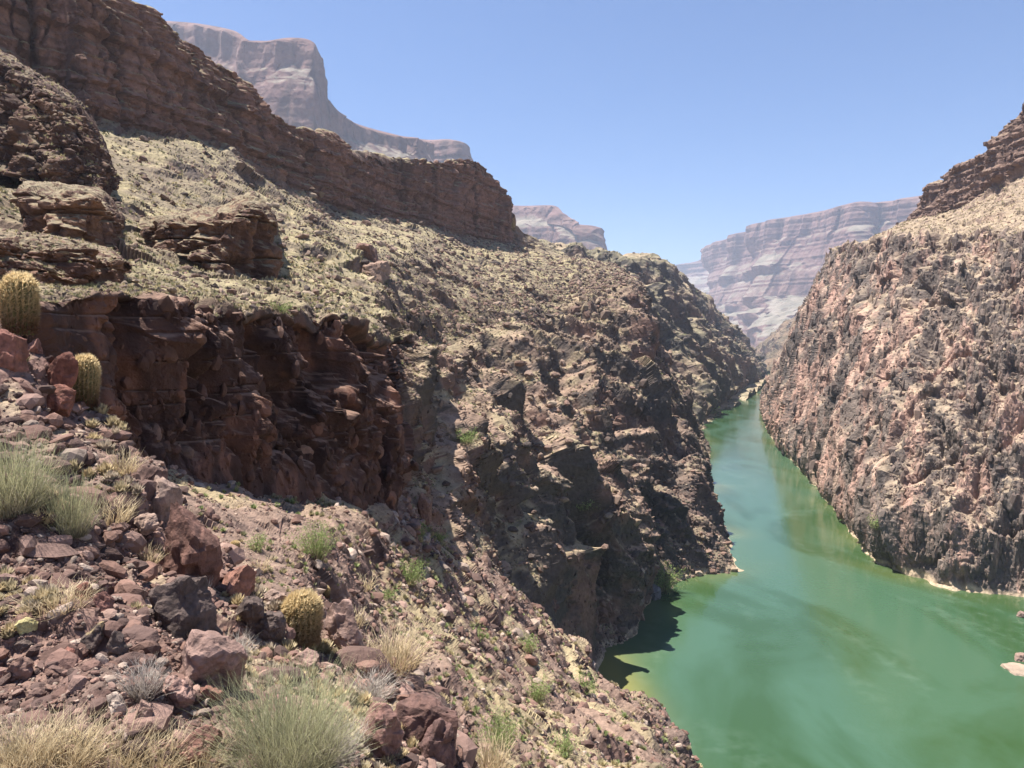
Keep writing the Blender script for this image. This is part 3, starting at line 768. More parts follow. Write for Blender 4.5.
for k, nm in enumerate([n for n in PATCH if n.startswith('bench_ledge') or n == 'dark_knoll']):
    rubble('loose_rubble', nm, 700, nz(.45), 1.8, 9, 1.2, RC, 20 + k, 1, 2.2, 'rocks lying on top of the %s' % ('dark knoll under the long cliff' if nm == 'dark_knoll' else 'low red ledge on the bench'))

CL = [(.12, .062, .047), (.17, .088, .062), (.085, .05, .04), (.20, .11, .075)]
GR = [(.10, .075, .062), (.15, .10, .078), (.07, .056, .05), (.20, .13, .10), (.12, .07, .058)]
RWc = [(.15, .12, .105), (.27, .175, .14), (.20, .14, .115), (.09, .075, .068), (.34, .235, .185), (.25, .15, .12)]
TP = [(.17, .092, .068), (.21, .12, .088), (.13, .075, .058)]
rubble('broken_rock', 'left_canyon_wall', 1900, lambda Q, N, U, V: (V > 5.1) & (V < 9.2) & (U < 6.9) & (U > 1.5), 3, 20, .7, CL, 41, 2, 1.5, 'angular blocks standing out of the dark near cliff', .8, 0, 1.5, -.4)
rubble('broken_rock', 'left_canyon_wall', 11000, lambda Q, N, U, V: (V > 5.0) & (V < 9.0) & (U > 7) & (N[:, 2] < .75), 2.5, 12, 6, GR, 42, 1, 1.6, 'angular blocks standing out of the steep gorge side', .8, 0, 1.2, -.25)
rubble('broken_rock', 'left_canyon_wall', 3500, lambda Q, N, U, V: (V > 1.0) & (V < 2.05) & (U < 10.5), 2.5, 9, 5, TP, 43, 1, 1.6, 'square blocks in the long sandstone cliff', .8, 0, .6, -.35)
rubble('broken_rock', 'right_canyon_wall', 12000, lambda Q, N, U, V: (V > 1.15) & (V < 5.1) & (N[:, 2] < .8), 2.2, 8, 6, RWc, 44, 1, 1.6, 'angular ribs and blocks on the right canyon wall', .8, 0, 2.4, -.45)
rubble('broken_rock', 'right_canyon_wall', 1800, lambda Q, N, U, V: (V > 6.9) & (V < 8.1), 2.5, 11, 6, [(.13, .08, .064), (.18, .115, .09)], 45, 1, 1.6, 'square blocks in the crag above the right wall', .8, 0, .7, -.3)
rubble('broken_rock', 'far_left_hillside', 3000, lambda Q, N, U, V: (N[:, 2] < .8), 2, 8, 14, [(.085, .07, .06), (.14, .10, .08), (.06, .052, .047)], 46, 1, 1.8, 'blocks on the far left hillside', .8, 0, 1.0, .0)
rubble('broken_rock', 'near_rubble_slope', 2600, lambda Q, N, U, V: (N[:, 2] < .8), 4, 17, 1.4, RCR[:5], 47, 2, 1.6, 'angular outcrops on the near rubble slope', .8, 0, .9, .0)
rubble('broken_rock', 'foreground_ledge', 900, lambda Q, N, U, V: (V > 1.5), 14, 60, .3, [(.17, .10, .08), (.23, .145, .118), (.12, .075, .063)], 48, 2, 1.7, 'jagged bedrock edges in the nearest ledge', .7, 0, .8, -.25)
for k, nm in enumerate([n for n in PATCH if n.startswith('bench_ledge') or n == 'dark_knoll']):
    rubble('broken_rock', nm, 900, lambda Q, N, U, V: (V > 1.6) & (V < 3.2), 3, 14, 3, TP if nm != 'dark_knoll' else GR, 50 + k, 1, 1.6, 'blocks in the face of the %s' % ('dark knoll' if nm == 'dark_knoll' else 'low red ledge'), .8, 0, .6, .0)

def boulder(px, base, wpx, hpx, colr, label, seed, elong=.9, rz=None, top=None, sink=.34, name='boulder', group=None, n=10, lo=.5, D=None, tilt=0.):
    P, N, Dp = pick(px, base - 1); D = D or Dp
    rng = np.random.default_rng(seed + 500)
    w_, h_ = wpx * D / FOC, hpx * D / FOC
    U, F = ICO[5] if wpx > 12 else ICO[2]
    V = facet(U, rng, n, lo, .95); V /= np.abs(V).max(0)
    V[:, :2] = V[:, :2] @ np.array([[math.cos(seed), -math.sin(seed)], [math.sin(seed), math.cos(seed)]]).T
    V /= np.maximum(np.abs(V).max(0), 1e-6)
    hh = h_ / (2 - 2 * sink)
    V = V * np.array([w_ / 2, w_ / 2 * elong, hh])
    ct, st = math.cos(tilt), math.sin(tilt); V = V @ np.array([[ct, 0, -st], [0, 1, 0], [st, 0, ct]])
    nn = V / np.linalg.norm(V, axis=1)[:, None]
    s = min(w_, h_)
    d = block(V / (s * .33) + seed) * s * .075 + fbm(V + seed, s * .25, 4) * s * .018 + block(V / (s * .11) + seed) * s * .015
    V = V + nn * d[:, None]
    c = np.array(colr, float)
    pm = perlin(V / (s * .35) + seed); up = sstep(.35, .9, nn[:, 2])
    C = c * (1 + .28 * pm)[:, None]
    C = C * (1 - .5 * (sstep(.1, .4, fbm(V, s * .12, 3)))[:, None]) + (c * np.array([.5, .55, .6])) * (.5 * sstep(.1, .4, fbm(V, s * .12, 3)))[:, None]
    if top is not None:
        tt = up * sstep(-.3, .2, pm); C = C * (1 - tt[:, None]) + np.array(top) * tt[:, None]
    o = mesh_from(name, V, None, M_rock, np.clip(C, .02, .7), False, F)
    o.location = P + np.array([0, w_ * elong * .3, hh * (1 - 2 * sink)])
    return tag(o, label, 'boulder', group)

R_, B_, D_, L_ = (.20, .085, .06), (.21, .13, .10), (.105, .075, .064), (.29, .20, .16)
BL = [
 (54,389,38,42,R_,'dark red slab leaning between the two upper barrel cacti',1,.6,.3),
 (54,412,36,28,R_,'squat red block under the leaning red slab',2,.8,0),
 (10,366,34,38,(.22,.10,.075),'dark red rock below the tall barrel cactus at the left edge',3,.8,0),
 (33,352,20,16,(.24,.12,.09),'small red rock between the leaning slab and the tall cactus',4,.8,0),
 (188,580,58,84,(.17,.09,.07),'tall upright red brown rock with a shaded right face',5,.7,-.12),
 (159,514,40,44,L_,'blocky pale topped rock behind the tall upright rock',6,.8,0),
 (180,633,92,62,D_,'broad dark slab tilted down to the right',7,.7,.45),
 (200,684,84,54,(.26,.165,.135),'smooth light brown slab below the dark tilted slab',8,.7,.5),
 (91,649,32,31,D_,'dark boulder with a tan top alone on the gravel',9,.9,0,(.36,.27,.15)),
 (85,604,20,22,R_,'upright reddish stone, left one of a touching pair',10,.8,0),
 (104,610,21,20,(.20,.10,.08),'low reddish stone, right one of a touching pair',11,.8,0),
 (23,632,22,13,(.42,.36,.17),'yellowish lichen coloured stone near the left edge',12,.8,0),
 (17,650,24,16,D_,'dark stone just below the yellowish stone',13,.8,0),
 (118,655,20,24,D_,'dark narrow stone right of the dark boulder',14,.8,0),
 (238,598,42,36,(.27,.135,.10),'reddish jagged block right of the tilted dark slab',15,.8,.2),
 (248,626,34,32,D_,'dark block below the reddish jagged block',16,.8,0),
 (277,606,25,15,L_,'pale flat stone left of the round cactus',17,.8,.2),
 (268,636,34,26,D_,'dark rock tucked against the left foot of the round cactus',18,.8,0),
 (343,650,40,48,(.29,.19,.155),'light brown block right of the round cactus',19,.8,0),
 (176,702,38,26,(.31,.19,.155),'pinkish stone below the smooth light slab',20,.8,.2),
 (193,764,50,32,(.25,.13,.10),'red brown stone at the foot of the grey green shrub',21,.8,0),
 (142,726,22,26,(.30,.19,.15),'small pinkish stone above the straw grass',22,.8,0),
 (14,680,32,25,(.20,.12,.095),'brown stone cut by the left edge',23,.8,0),
 (114,711,24,18,(.40,.31,.25),'pale pebble topped stone left of the pinkish stone',24,.8,0),
 (424,752,74,78,(.15,.085,.07),'big dark craggy rock at the lip above the rubble slope',25,.8,0),
 (378,752,48,44,(.20,.11,.09),'dark reddish rock left of the big craggy lip rock',26,.8,0),
 (440,768,42,50,(.13,.075,.065),'dark rock at the bottom edge below the craggy lip rock',27,.8,0),
 (377,276,32,20,(.26,.17,.125),'overhanging tan slab perched on the bench',28,1.2,.3),
 (367,256,28,18,(.19,.11,.085),'dark boulder just above the overhanging slab on the bench',29,.9,0),
 (426,522,17,30,(.19,.11,.085),'narrow rock pinnacle standing on the rubble slope crest',30,.7,0),
 (212,702,26,18,(.24,.12,.09),'small dark red stone between the slab and the shrub',31,.8,0),
 (76,401,8,8,(.5,.46,.42),'small white pebble under the second cactus',32,.9,0),
 (302,668,30,18,(.28,.18,.145),'brown stone in front of the round cactus',33,.8,0),
 (141,532,26,18,(.32,.22,.17),'small pale rock left of the tall upright rock',34,.8,0),
 (56,660,26,14,(.26,.115,.085),'flat red stone left of the dark boulder',35,.8,0),
]
for b in BL:
    boulder(b[0], b[1], b[2], b[3], b[4], b[5], b[6], b[7], tilt=b[8], top=b[9] if len(b) > 9 else None)
BM = [(653,597,22,16,(.15,.14,.14),'dark grey shoreline rock under the bright green cove shrub',40),(640,606,14,10,(.18,.14,.12),'small brown shoreline rock left of the cove shrub',41),
      (684,757,13,5,(.36,.30,.17),'pale rock just breaking the river surface',42)]
for px, py, w_, h_, c, lab, sd in BM[:2]: boulder(px, py, w_, h_, c, lab, sd, .8)
# the awash rock and the gravel spit stand on the river, not on a bank
def on_water(px, py): return at(px, py, water_depth(px, py))
def water_rock(px, py, wpx, hpx, colr, label, seed, name='boulder', cat='boulder'):
    P = on_water(px, py); D = water_depth(px, py); rng = np.random.default_rng(seed)
    V = facet(ICO[5][0], rng, 13, .5, .95); w_ = wpx * D / FOC
    V = V * np.array([w_ / 2, w_ * .5, hpx * D / FOC])
    V += fbm(V, w_ * .2, 4)[:, None] * V / np.linalg.norm(V, axis=1)[:, None] * w_ * .05
    C = np.array(colr) * (1 + .3 * perlin(V / (w_ * .2)))[:, None]
    o = mesh_from(name, V, None, M_rock, C, False, ICO[5][1]); o.location = P + np.array([0, 0, -.15]); return tag(o, label, cat)
water_rock(684, 757, 16, 3, BM[2][4], BM[2][5], 42)
water_rock(1020, 672, 30, 5, (.26, .20, .15), 'pale gravel bar poking into the river at the right edge', 43, 'gravel_bar', 'gravel bar')
water_rock(1022, 660, 16, 8, (.22, .15, .12), 'pinkish rock standing on the gravel bar at the right edge', 44)
water_rock(1022, 617, 8, 6, (.25, .17, .14), 'small pink rock at the water under the right wall', 45)

# mid-sized blocks one can pick out on the bench
rng = np.random.default_rng(77); cnt = 0; proto_b = []
for k in range(8):
    V = facet(ICO[2][0], rng, 11); V *= np.array([1, rng.uniform(.6, .9), rng.uniform(.45, .7)])
    c = np.array(RC[k % 6]) * .9; C = np.tile(c, (len(V), 1)) * rng.uniform(.8, 1.2, (len(V), 1))
    me = mesh_from('boulder', V, None, M_rub, C, False, ICO[2][1], link=False); proto_b.append(me.data); bpy.data.objects.remove(me)
regions = [(150,520,170,330,46,'brown block half buried in the tan bench below the long cliff','blocks scattered on the tan bench'),
           (400,640,330,560,34,'fallen block on the steep slope above the river','blocks on the slope above the river'),
           (420,600,560,760,24,'rock among the grass tufts of the near rubble slope','rocks on the near rubble slope')]
for (x0, x1, y0, y1, n, lab, grp) in regions:
    for k in range(n):
        for _ in range(30):
            px, py = rng.uniform(x0, x1), rng.uniform(y0, y1)
            P, N, D = pick(px, py)
            if N[2] > .45 and D < 700 and py > 190 + max(0, (px - 300)) * .2: break
        s = min(rng.uniform(5, 11) * D / FOC / 1.6, 3.2)
        o = bpy.data.objects.new('boulder', proto_b[rng.integers(8)]); col.objects.link(o)
        o.location = P + np.array([0, 0, s * .1]); o.scale = (s, s, s); o.rotation_euler = (rng.uniform(-.3, .3), rng.uniform(-.3, .3), rng.uniform(0, 6.28))
        tag(o, lab, 'boulder', grp)

# ------------------------------------------------------------------ plants
def strands(n, H, R, base_r, width, rng, seg=3, droop=.25, up=1.0, hvar=.35, kink=0.):
    """n tapered bent blades/twigs fanning from a small foot; V (n*(2*seg+1)), tris, t along blade"""
    ang = rng.uniform(0, 2 * np.pi, n); rad = np.sqrt(rng.random(n))
    root = np.stack([np.cos(ang) * rad, np.sin(ang) * rad, np.zeros(n)], 1) * base_r
    lean = rad * rng.uniform(.6, 1.2, n)
    ang2 = ang + rng.normal(0, .5, n)
    tipxy = np.stack([np.cos(ang2), np.sin(ang2)], 1) * (lean * R)[:, None]
    h = H * rng.uniform(1 - hvar, 1, n) * np.sqrt(np.clip(1 - (lean * .62) ** 2, .15, 1)) * up
    side = np.stack([-np.sin(ang2 + rng.normal(0, .8, n)), np.cos(ang2), np.zeros(n)], 1); side /= np.linalg.norm(side, axis=1)[:, None]
    vs = []; ts = []
    kx = rng.normal(0, kink, (seg + 1, n, 2)) * R
    for s in range(seg + 1):
        t = s / seg
        c = root.copy(); c[:, :2] += tipxy * (t ** (1 + droop))[..., None] if np.ndim(t) else tipxy * t ** (1 + droop)
        c[:, :2] += kx[s] * t
        c[:, 2] += h * (t - droop * .35 * t * t)
        if s < seg:
            w_ = width * (1 - t * .75) / 2
            vs += [c - side * w_, c + side * w_]; ts += [t, t]
        else: vs.append(c); ts.append(1.)
    V = np.stack(vs, 1); m = 2 * seg + 1
    tr = []
    for s in range(seg - 1): a = 2 * s; tr += [(a, a + 1, a + 3), (a, a + 3, a + 2)]
    a = 2 * (seg - 1); tr.append((a, a + 1, a + 2))
    T = (np.array(tr)[None] + (np.arange(n) * m)[:, None, None]).reshape(-1, 3)
    return V, T, np.tile(ts, (n, 1))

def strand_mesh(name, V, T, t, c0, c1, rng, var=.25, parent=None, link=True):
    n = len(V); v = rng.uniform(1 - var, 1 + var, (n, 1, 1))
    C = (np.array(c0) * (1 - t[..., None]) + np.array(c1) * t[..., None]) * v
    return mesh_from(name, V.reshape(-1, 3), None, M_veg, C.reshape(-1, 3), False, T, parent=parent, link=link)

def leaves(V, n, size, rng, tmin=1):
    """n small leaf triangles sitting along the strands"""
    k = rng.integers(0, len(V), n); m = V.shape[1]; s = rng.integers(tmin, m - 1, n)
    p = V[k, s] * .5 + V[k, np.minimum(s + 2, m - 1)] * .5 + rng.normal(0, size * .8, (n, 3))
    a = rng.normal(size=(n, 3)); a /= np.linalg.norm(a, axis=1)[:, None]; b = rng.normal(size=(n, 3)); b /= np.linalg.norm(b, axis=1)[:, None]
    sz = size * rng.uniform(.5, 1.2, n)[:, None]
    L_ = np.stack([p, p + a * sz, p + (a + b * .7) * sz * .6], 1)
    return L_, np.arange(n * 3).reshape(-1, 3)

def shrub(px, base, wpx, hpx, kind, label, seed, group=None, name=None, dens=1.0):
    P, N, D = pick(px, base - 1); rng = np.random.default_rng(seed + 900)
    W_, H = wpx * D / FOC, hpx * D / FOC; R = W_ / 2
    area = wpx * hpx
    pxw = D / FOC
    root = empty(name or {'green': 'bush', 'grey': 'shrub', 'straw': 'grass_clump', 'dead': 'dead_shrub'}[kind], P - np.array([0, 0, H * .04]))
    tag(root, label, {'green': 'bush', 'grey': 'shrub', 'straw': 'grass clump', 'dead': 'dead shrub'}[kind], group)
    if kind == 'grey':
        n = int(np.clip(area * .16 * dens, 120, 2600))
        V, T, t = strands(n, H * 1.15, R * 1.0, R * .62, max(pxw * .6, .0012), rng, 5, .12, 1, .75, .085)
        strand_mesh('stems', V, T, t, (.24, .21, .14), (.40, .40, .22), rng, .4, root)
        n2 = n // 3; V, T, t = strands(n2, H * .6, R * 1.0, R * .5, max(pxw * .6, .0015), rng, 4, .4, 1, .7, .12)
        strand_mesh('dry_twigs', V, T, t, (.30, .25, .20), (.42, .36, .30), rng, .3, root)
    elif kind == 'green':
        n = int(np.clip(area * .06, 30, 500))
        V, T, t = strands(n, H * 1.05, R, R * .25, max(pxw * .6, .003), rng, 4, .15, 1, .5, .06)
        strand_mesh('stems', V, T, t, (.22, .19, .12), (.22, .24, .10), rng, .25, root)
        Lf, T2 = leaves(V, int(np.clip(area * 1.6, 150, 6000)), max(pxw * 1.9, H * .03), rng, 2)
        C = np.array([.20, .27, .085]) * rng.uniform(.6, 1.5, (len(Lf), 1, 1)) * np.ones((1, 3, 1))
        C[rng.random(len(Lf)) < .2] = np.array([.34, .33, .14])
        mesh_from('foliage', Lf.reshape(-1, 3), None, M_veg, C.reshape(-1, 3), False, T2, parent=root)
    elif kind == 'straw':
        n = int(np.clip(area * .16 * dens, 40, 800))
        V, T, t = strands(n, H * 1.1, R, R * .8, max(pxw * .8, .0012), rng, 4, .25, 1, .8, .10)
        strand_mesh('blades', V, T, t, (.36, .26, .15), (.60, .50, .32), rng, .25, root)
    else:
        n = int(np.clip(area * .12 * dens, 50, 700))
        V, T, t = strands(n, H * 1.1, R * 1.1, R * .25, max(pxw * .8, .002), rng, 5, .2, 1, .6, .13)
        strand_mesh('twigs', V, T, t, (.30, .25, .21), (.44, .39, .34), rng, .3, root)
    return root

SH = [
 (288,772,128,104,'grey','large grey green broom like shrub in front of the round cactus',1),
 (340,778,60,60,'dead','bare grey twigs right of the large broom like shrub',2),
 (12,508,80,88,'grey','grey green shrub at the left edge beside the barrel cacti ledge',3),
 (70,532,56,70,'grey','smaller grey green shrub right of the left edge shrub',4),
 (122,470,36,30,'straw','dry golden tuft on the ledge left of the dark cliff foot',5),
 (318,558,50,46,'green','bright green bush on the slope below the dark cliff',6),
 (259,550,26,22,'green','small green bush left of the bright green bush',7),
 (260,566,26,16,'straw','round dried tan tuft below the small green bush',8),
 (413,584,32,34,'green','green bush near the crest of the rubble slope',9),
 (392,664,66,46,'straw','large golden grass clump above the craggy lip rock',10),
 (352,624,30,22,'straw','golden tuft right of the round cactus',11),
 (424,738,50,44,'dead','pale bare twig bush on the craggy lip rock',12),
 (372,700,60,36,'dead','grey dead brush left of the pale twig bush',13),
 (501,748,48,46,'green','green bush low on the rubble slope above the river',14),
 (538,700,34,30,'green','dull green bush halfway down the rubble slope',15),
 (586,690,34,24,'green','green bush near the river end of the rubble slope',16),
 (566,752,34,26,'green','yellow green bush near the bottom edge of the picture',17),
 (531,652,28,24,'green','pale green bush under the slope crest',18),
 (480,640,24,20,'green','small green bush among grass tufts below the crest',19),
 (470,442,32,20,'green','green bush in the gully right of the dark cliff',20),
 (421,536,22,20,'green','small green bush beside the rock pinnacle',21),
 (664,592,44,36,'green','bright yellow green cove shrub at the water edge',22),
 (584,512,24,16,'green','pale shrub on a ledge above the cove',23),
 (873,527,22,18,'green','green shrub at the foot of the right wall',24),
 (714,412,16,8,'green','pale green shrub on the far left beach',25),
 (283,311,24,14,'green','green bush on the rim of the dark cliff',26),
 (148,562,26,26,'straw','thin dry tuft against the pale topped rock',27),
 (110,520,44,34,'straw','dry tan grass right of the smaller grey green shrub',28),
 (60,606,60,30,'straw','dry tan grass beside the touching pair of stones',29),
 (208,595,20,26,'dead','dark twiggy sprig in the notch beside the tall upright rock',30),
 (440,540,20,14,'green','tiny green bush behind the slope crest',31),
 (390,598,22,14,'green','low green bush left of the crest bush',32),
 (364,588,26,18,'straw','dry tuft on the slope right of the round cactus',33),
 (488,768,44,40,'straw','tall golden grass clump at the bottom edge',34),
 (145,700,50,50,'dead','grey dead brush between pinkish stones and the smooth slab',35),
 (240,660,40,36,'dead','grey twigs left of the large broom like shrub',36),
]
for s in SH: shrub(*s[:7])
for k, (px, py, w_, h_) in enumerate([(14,784,66,58),(60,790,70,56),(112,788,64,50),(156,792,54,42),(200,796,46,38)]):
    shrub(px, py, w_ * 1.1, h_, 'straw', ['straw grass clump in the bottom left corner', 'second straw grass clump from the bottom left corner', 'middle straw grass clump along the bottom edge', 'fourth straw grass clump, under the pinkish stones', 'last straw grass clump before the grey green shrub'][k], 60 + k)

# small desert tufts, far too many to count
def tufts(name, src, n, cond, pxlo, pxhi, cols, seed, label, smax=.6, nb=9, dry=.5, hfac=.8):
    rng = np.random.default_rng(seed)
    P, N, D = scatter_idx(src, n, cond, rng); n = len(P)
    if not n: return
    px = rng.uniform(pxlo, pxhi, n) ; R = np.clip(px * D / FOC / 2, .02, smax)
    a = rng.uniform(0, 6.283, (n, nb)); le = np.sqrt(rng.random((n, nb))); 
    tip = np.stack([np.cos(a) * le, np.sin(a) * le, np.sqrt(1.05 - le ** 2) * hfac * 1.3], -1) * R[:, None, None]
    w_ = R[:, None, None] * .26
    sd_ = np.stack([-np.sin(a), np.cos(a), 0 * a], -1) * w_
    root = tip * np.array([.35, .35, .0])
    V = np.stack([root - sd_, root + sd_, tip], 2) + P[:, None, None, :]
    c = np.array(cols)[rng.integers(0, len(cols), n)][:, None, None, :] * rng.uniform(.7, 1.3, (n, nb, 1, 1)) * np.ones((1, 1, 3, 1))
    o = mesh_from(name, V.reshape(-1, 3), None, M_veg, c.reshape(-1, 3), False, np.arange(n * nb * 3).reshape(-1, 3))
    tag(o, label, 'grass', kind='stuff')
TC = [(.40, .34, .19), (.32, .28, .16), (.44, .36, .22), (.24, .23, .13), (.36, .31, .19)]
def grove(l, th): return lambda Q: perlin(Q / l + 13) > th
tufts('dry_grass', 'left_canyon_wall', 13000, lambda Q, N, U, V: (N[:, 2] > .5) & (V > 2.1) & (V < 5.0) & (perlin(Q / 9 + 3) > -.15), 2.2, 8.5, TC + [(.17, .17, .09), (.13, .13, .075)], 1, 'pale tufts of dry grass over the tan bench')
tufts('dry_grass', 'left_canyon_wall', 5000, lambda Q, N, U, V: (N[:, 2] > .55) & (V > 5.0) & (V < 9) & (U > 7) & grove(14, .0)(Q), 2, 5, TC + [(.25, .28, .12)], 2, 'sparse tufts on the slope above the river')
tufts('dry_grass', 'near_rubble_slope', 5000, lambda Q, N, U, V: (N[:, 2] > .4) & grove(4, .0)(Q), 3, 11, TC + [(.25, .29, .12)], 3, 'yellow and green tufts on the near rubble slope', .5, 26)
tufts('dry_grass', 'foreground_ledge', 900, lambda Q, N, U, V: (N[:, 2] > .5) & grove(.8, .05)(Q), 8, 26, [(.50, .40, .24), (.42, .35, .22), (.40, .33, .25)], 4, 'wisps of dry grass between the nearest stones', .12, 60)
tufts('dry_grass', 'right_canyon_wall', 2500, lambda Q, N, U, V: (N[:, 2] > .45) & (V > 4.8) & (V < 7), 1.6, 3.5, TC, 5, 'tufts on the upper slope of the right wall', 2)
tufts('dry_grass', 'far_left_hillside', 2500, lambda Q, N, U, V: (N[:, 2] > .5), 1.4, 3, [(.25, .27, .13), (.40, .36, .2)], 6, 'scrub on the far left hillside', 3)
for k, nm in enumerate([n for n in PATCH if n.startswith('bench_ledge') or n == 'dark_knoll']):
    tufts('dry_grass', nm, 500, nz(.5), 2.5, 7, TC, 30 + k, 'dry tufts on top of the %s' % ('dark knoll' if nm == 'dark_knoll' else 'low red ledge'))

# ------------------------------------------------------------------ barrel cacti
def cactus(px, base, wpx, hpx, label, seed, D=None, lean=0., spines=True, redness=.3):
    P, N, Dp = pick(px, base - 2); D = D or Dp; rng = np.random.default_rng(seed + 70)
    if abs(D - Dp) > .01: P = at(float(px), float(base), float(D))
    R, H = wpx * D / FOC / 2 * .80, hpx * D / FOC * .89
    root = empty('barrel_cactus', P - np.array([0, 0, H * .03])); root.rotation_euler = (0, lean, 0)
    tag(root, label, 'cactus')
    nr, nh, sub = 20, 40, 8
    th = np.linspace(0, 2 * np.pi, nr * sub, endpoint=False); tt = np.linspace(0, 1, nh)
    prof = lambda t: np.where(t < .62, .80 + .20 * np.sin(np.clip(t / .62, 0, 1) * np.pi / 2), np.sqrt(np.clip(1 - ((t - .62) / .385) ** 2.3, 0, 1)))
    TH, TT = np.meshgrid(th, tt, indexing='ij'); rib = np.abs(np.sin(TH * nr / 2)) ** .8
    r = R * prof(TT) * (.86 + .14 * rib)
    V = np.stack([r * np.cos(TH), r * np.sin(TH), H * TT], -1)
    V = np.concatenate([V, V[:1]], 0); nu_, nv_ = V.shape[:2]
    C = np.zeros((nu_, nv_, 3)); C[:] = (.15, .14, .06); rr = np.concatenate([rib, rib[:1]], 0)[..., None]
    C = C * (1 - .3 * rr) + np.array([.22, .22, .09]) * .3 * rr
    mesh_from('body', V.reshape(-1, 3), grid_faces(nu_, nv_), M_cact, C.reshape(-1, 3), True, parent=root)
    ns = 30; per = 15
    A, B = np.meshgrid((np.arange(nr) + .5) * 2 * np.pi / nr, np.linspace(.03, .985, ns), indexing='ij')
    A = A.ravel(); B = B.ravel() + rng.normal(0, .006, A.size); B = np.clip(B, 0, .995)
    r = R * prof(B)
    c = np.stack([r * np.cos(A), r * np.sin(A), H * B], -1)
    dr = (prof(np.clip(B + .01, 0, 1)) - prof(B - .01)) * R; n_ = np.stack([np.cos(A) * H * .02, np.sin(A) * H * .02, -dr], -1); n_ /= np.linalg.norm(n_, axis=1)[:, None]
    k = len(c); d = n_[:, None, :] * .75 + rng.normal(0, .8, (k, per, 3)); d /= np.linalg.norm(d, axis=2, keepdims=True)
    L_ = (R * .33 * rng.uniform(.6, 1.3, (k, per, 1)))
    p0 = np.broadcast_to(c[:, None, :], d.shape); wv = np.cross(d, np.array([.3, .2, .9])); wv /= np.maximum(np.linalg.norm(wv, axis=2, keepdims=True), 1e-6)
    wd = R * .032
    mid = p0 + d * L_ * .55; tip = p0 + d * L_ + np.array([0, 0, 1]) * L_ * .12
    S = np.stack([p0 - wv * wd, p0 + wv * wd, mid + wv * wd * .8, mid - wv * wd * .8, tip], 2)
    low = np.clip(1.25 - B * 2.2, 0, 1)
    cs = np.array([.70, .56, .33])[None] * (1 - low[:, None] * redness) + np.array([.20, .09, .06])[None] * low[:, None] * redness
    cs = cs[:, None, None, :] * rng.uniform(.75, 1.2, (k, per, 1, 1)) * np.ones((1, 1, 5, 1))
    T = (np.array([(0, 1, 2), (0, 2, 3), (3, 2, 4)])[None] + (np.arange(k * per) * 5)[:, None, None]).reshape(-1, 3)
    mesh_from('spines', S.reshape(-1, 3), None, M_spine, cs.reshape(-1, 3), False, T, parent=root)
    return root
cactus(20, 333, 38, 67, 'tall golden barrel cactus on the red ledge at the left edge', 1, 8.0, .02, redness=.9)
cactus(86, 407, 30, 60, 'leaning barrel cactus with a dark reddish foot against the dark cliff', 2, None, .04, redness=.9)
cactus(304, 642, 43, 57, 'round yellow spined barrel cactus behind the large broom like shrub', 3, None, .0, redness=.6)
cactus(328, 597, 8, 13, 'tiny brownish barrel cactus above the round yellow one', 4, redness=1.0)
cactus(321, 561, 8, 12, 'tiny barrel cactus at the foot of the bright green bush', 5, redness=1.0)
cactus(237, 552, 10, 11, 'tiny barrel cactus left of the small green bush', 6, redness=1.0)
